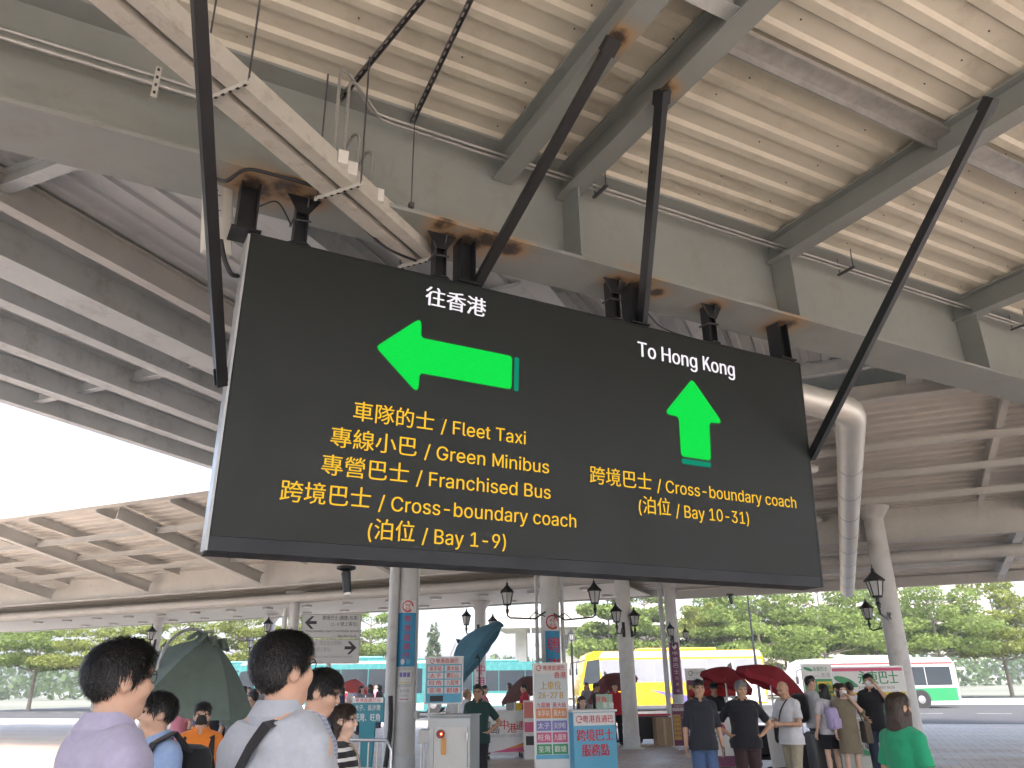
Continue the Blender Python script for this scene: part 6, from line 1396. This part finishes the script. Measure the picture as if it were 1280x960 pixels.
# --- middle
P(gnd(584,15.2),right+30,1.60,'bald man in white polo talking beside the metal cabinet',SK2,'bald',HSH,WTEE,'short','polo',DKT,h=.012)
P(gnd(597,12.9),tow-6,1.675,'man in bottle green polo and glasses with hand on hip by the cabinet',SK2,'short',HB,DGR,'short','polo',DKT,h=.0085,glasses=True,L=((-.38,-.10,1.14),(-.20,.05,1.0),(.7,.3,-.4)),girth=1.06)
P(gnd(605,20.5),right,1.64,'woman in pink top behind the wheeled white counter',SK3,'clip',HBR,PNKC,'short','tee',DKT,h=.013)
P(gnd(571,17.),tow+30,1.64,'person in white top mostly hidden behind the bald man',SK1,'short',HB,WTEE,'short','tee',DKT,h=.014)
P(gnd(655,21.5),left,1.66,'staff member in red shirt under the brown parasol',SK1,'short',HB,REDT,'short','polo',DKT,h=.013)
P(gnd(768,22.8),tow,1.66,'staff member in red shirt half hidden by the plain lantern column',SK1,'short',HB,REDT,'short','polo',DKT,h=.013)
P(gnd(726,13.6),tow+20,1.46,'woman with long brown hair leaning behind the blue counter',SK3,'long',HBR,cloth('beige top cloth',(.45,.36,.3)),'short','tee',DKT,h=.012)
P(gnd(745,22.),right,1.66,'man in black top standing in front of the yellow coach',SK2,'short',HB,BLKC,'short','tee',DKT,h=.013)
P(gnd(756,23.5),left+20,1.70,'man in pale grey shirt standing in front of the yellow coach',SK1,'short',HB,cloth('pale grey cotton',(.5,.53,.58)),'short','shirt',DKT,h=.013)
# --- right
t=P(gnd(872,11.0),tow-4,1.70,'man in charcoal rolled-sleeve shirt and jeans holding a dark phone',SK2,'short',HB,CHAR,'elbow','shirt',JEAN,h=.0085,strands=500,hyaw=R(6))
ph=thing('phone',t.location+Vector((0,0,0)),'dark phone in the hand of the man in charcoal shirt','phone'); ph.rotation_euler=t.rotation_euler; q=MB(); q.box((-.255,.095,.775),(.012,.07,.15),bev=.006); q.build('case',BLK_,ph); q=MB(); q.box((-.2625,.095,.775),(.001,.062,.138)); q.build('screen',GLASS,ph)
P(gnd(924,11.3),tow-8,1.68,'grey-haired man in black polo with both hands on his hips',SK2,'full',HGY,BLKC,'short','polo',BRN,h=.0085,strands=700,girth=1.16,belly=.22,L=((-.40,-.10,1.13),(-.225,.05,1.0),(.6,.5,-.45)),Rr=((.40,-.10,1.13),(.225,.05,1.0),(-.6,.5,-.45)),hyaw=R(14),hpitch=R(-8))
t=P(gnd(979,11.8),left+32,1.68,'bald man in white tee and khaki trousers looking down at his phone',SK2,'bald',HSH,WTEE,'short','tee',KHA,h=.0085,L=((-.24,.05,1.12),(-.09,.30,1.13),(.35,.9,.1)),Rr=((.24,.05,1.12),(.06,.29,1.12),(-.2,.9,.1)),hpitch=R(-24),legs=[(-.10,.10,.08),(.10,-.14,.08)])
ph=thing('phone',t.location,'phone held low by the bald man in white tee','phone'); ph.rotation_euler=t.rotation_euler; q=MB(); q.box((0,.40,1.125),(.075,.15,.010),bev=.004); q.build('case',BLK_,ph); q=MB(); q.box((0,.40,1.1308),(.066,.138,.001)); q.build('screen',GLASS,ph)
b=thing('shoulder_bag',t.location,'black shoulder bag at the hip of the bald man with the phone','bag'); b.rotation_euler=t.rotation_euler; strap_loop(b,BLKN,-1,1.68,1.,.034,.02,.98); q=MB(); q.box((.22,-.10,.92),(.14,.30,.26),bev=.05); q.build('bag_body',BLKN,b,True)
t=P(gnd(1012,15.),right,1.74,'young man in white tee with black backpack facing right by the stall',SK1,'full',HB,WTEE,'short','tee',BLKC,'shorts',h=.011,Rr=((.24,.0,1.12),(.2,.2,1.0)))
b=thing('backpack',t.location,'big black backpack on the young man in white tee','backpack'); b.rotation_euler=t.rotation_euler; q=MB(); q.box((0,-.28,1.18),(.34,.26,.52),bev=.09); q.build('bag_body',BLKN,b,True); q=MB(); q.box((0,-.42,1.08),(.24,.05,.22),bev=.02); q.build('pocket',BLKN,b,True)
P(gnd(1022,15.9),tow,1.64,'person with white face mask peering between the stall customers',SK3,'short',HB,BLKC,'short','tee',DKT,mask=MASKW,h=.012)
t=P(gnd(1027,14.3),away+16,1.60,'girl with long black hair and dark shorts seen from behind',SK3,'long',HB,cloth('grey stripe tee',(.5,.5,.54)),'short','tee',BLKC,'shorts',SHOE,h=.009,strands=900)
b=thing('backpack',t.location,'lilac backpack of the girl with long black hair','backpack'); b.rotation_euler=t.rotation_euler; q=MB(); q.box((0,-.22,1.03),(.30,.17,.38),bev=.06); q.build('bag_body',LILA,b,True); q=MB(); q.box((0,-.315,.95),(.22,.03,.16),bev=.01); q.build('pocket',LILA,b,True)
for s_ in (-1,1): q=MB(); q.ribbon([Vector((s_*.09,-.15,1.18)),Vector((s_*.10,-.04,1.345)),Vector((s_*.11,.07,1.28)),Vector((s_*.12,.13,1.10)),Vector((s_*.16,.05,.92))],[Vector((0,-.5,1)),Vector((0,0,1)),Vector((0,.6,1)),Vector((0,1,.2)),Vector((s_,1,0))],.045,.012); q.build('strap',LILA,b,True)
t=P(gnd(1050,15.3-1.2),tow-4,1.60,'woman in olive brown dress raising one hand to her masked face',SK3,'long',HBR,OLV,'elbow','dress',None,'pants',SHOE,mask=MASKW,h=.009,strands=900,L=((-.30,.06,1.24),(-.07,.19,1.50),(.55,-.1,.6)))
b=thing('tote_bag',t.location,'brown tote bag hanging from the shoulder of the woman in olive dress','bag'); b.rotation_euler=t.rotation_euler; TOTE=cloth('brown tote canvas',(.12,.10,.075)); q=MB(); q.prism(round_poly([(-.17,.62),(.17,.62),(.14,.98),(-.14,.98)],.05),.10,Matrix(((0,0,1,-.36),(1,0,0,0.),(0,1,0,0),(0,0,0,1)))); q.build('bag_body',TOTE,b); q=MB(); q.tube([(-.31,-.10,.97),(-.24,-.06,1.2),(-.155,-.02,1.345),(-.22,.05,1.2),(-.31,.10,.97)],.011,8); q.build('handle',TOTE,b,True)
P(gnd(1060,15.6),away,1.62,'person in black cap behind the pale ticket counter',SK2,'cap',HB,WTEE,'short','tee',DKT,h=.012)
P(gnd(1045,15.4),tow+20,1.60,'dark-haired clerk half hidden behind the woman in olive dress',SK1,'short',HB,GRYP_,'short','tee',DKT,h=.013)
t=P(gnd(1085,15.4-1.2),tow-30,1.76,'tall man in black polo and white mask talking on his phone',SK1,'full',HB,BLKC,'short','polo',NAVY,'pants',SHOE,mask=MASKW,h=.009,strands=600,L=((-.30,.12,1.26),(-.12,.12,1.58),(.4,-.3,.7)),Rr=((.24,.02,1.12),(.12,.22,1.02)))
P(gnd(1116,6.0),right+20,1.58,'person in bright green tee with back turned at the right',SK2,'long',HBR,GRNT,'short','tee',DKT,h=.009,strands=1200)
P(gnd(891,17.6),tow,1.62,'person in black with a wide black hat behind the ring-emblem counter',SK2,'short',HB,BLKC,'short','tee',DKT,h=.013)
p=gnd(891,17.6,1.53); t=thing('sun_hat',p,'wide black sun hat on the person behind the ring-emblem counter','hat'); q=MB(); q.lathe([(.20,0),(.205,.012),(.10,.025),(.095,.10),(.05,.13),(.01,.135)],None,20); q.build('crown_brim',BLKC,t,True)
# --- loose crowd far left and centre, a bus queue
cr=[(296,20,'dark jacket','black',0),(306,24,'black top','black',1),(318,19,'black hoodie','black',0),(287,27,'pink top','pink',1),(270,25,'red top','red',0),(428,27,'navy top','navy',1),(438,31,'white top','white',0),(452,29,'grey top','grey',1),(463,26,'brown hair and grey top','grey',0),(475,33,'black top','black',1),(422,35,'white tee','white',0),(228,22,'red vest','red',1),(246,30,'white tee','white',0),(299,13,'grey polo','grey',0),(277,15,'black tee','black',1),(231,14,'pink blouse','pink',1),(318,12.5,'navy shirt','navy',0),(312,32,'navy polo','navy',0),(325,28,'grey tee','grey',1),(278,34,'pink top','pink',0),(262,33,'black tee','black',0),(433,36,'red cap and tee','red',0),(446,38,'navy jacket','navy',0),(458,36,'white shirt','white',1),(470,40,'pink dress','pink',0),(637,30,'black tee','black',0),(665,33,'white shirt','white',1),(700,30,'navy shirt','navy',0),(733,28,'grey tee','grey',1),(868,27,'white tee','white',0),(985,24,'navy polo','navy',1),(1040,26,'red tee','red',0)]
cc={'black':BLKC,'pink':PNKC,'red':REDT,'navy':cloth('navy cotton',(.03,.04,.09)),'white':WTEE,'grey':cloth('mid grey cotton',(.22,.22,.24))}
where=['under the right lobe of the green parasol','near the lower edge of the green parasol','beside the tall man in grey shirt','far under the green parasol','far under the green parasol','below the coral parasol, at its left','below the coral parasol, in its middle','below the coral parasol, at its right','just right of the coral parasol','close left of the banner column','by the teal bus, left of the coral parasol','under the left lobe of the green parasol','behind the person in orange','close behind the strap of the tall man in grey shirt','between the person in orange and the tall man','between the man in blue polo and the person in orange','right behind the head of the tall man in grey','left of the tall man in grey shirt, well back','far behind the tall man in grey shirt','deep in the queue under the green parasol','deepest in the queue under the green parasol','left of the teal sign stand','by the teal bus, above the teal sign stand','over the right end of the teal sign stand','at the teal bus door beside the banner column','behind the wheeled white counter, under the brown parasol','right behind the tall route board','beyond the tall route board, by the yellow coach','beyond the blue counter, by the yellow coach','behind the plum poster board','behind the bald man with the phone','behind the green stall sign board']
for (px,dep,lab,c,k),wv in zip(cr,where):
    P(gnd(px,dep),random.choice([left,right,tow,away])+random.uniform(-30,30),random.uniform(1.6,1.74),f'distant person in {lab} '+wv,random.choice([SK1,SK2,SK3]),random.choice(['short','long','bob']) if 'brown' not in lab else 'long',HB if 'brown' not in lab else HBR,cc[c],'short','tee',random.choice([JEAN,DKT,NAVY]),h=.016,group='waiting passengers in the distance')
# ============================================================ pale humid air
m=bpy.data.materials.new('humid air'); m.use_nodes=True; t=m.node_tree; t.nodes.remove(t.nodes['Principled BSDF'])
pv=N(t,'ShaderNodeVolumePrincipled',Density=.0008); pv.inputs['Color'].default_value=(.92,.95,1,1); t.links.new(pv.outputs[0],t.nodes['Material Output'].inputs['Volume'])
o=MB().box((0,150,55),(1200,1100,113)).build('haze',m); tag(o,'pale humid air filling the place','haze',kind='stuff')
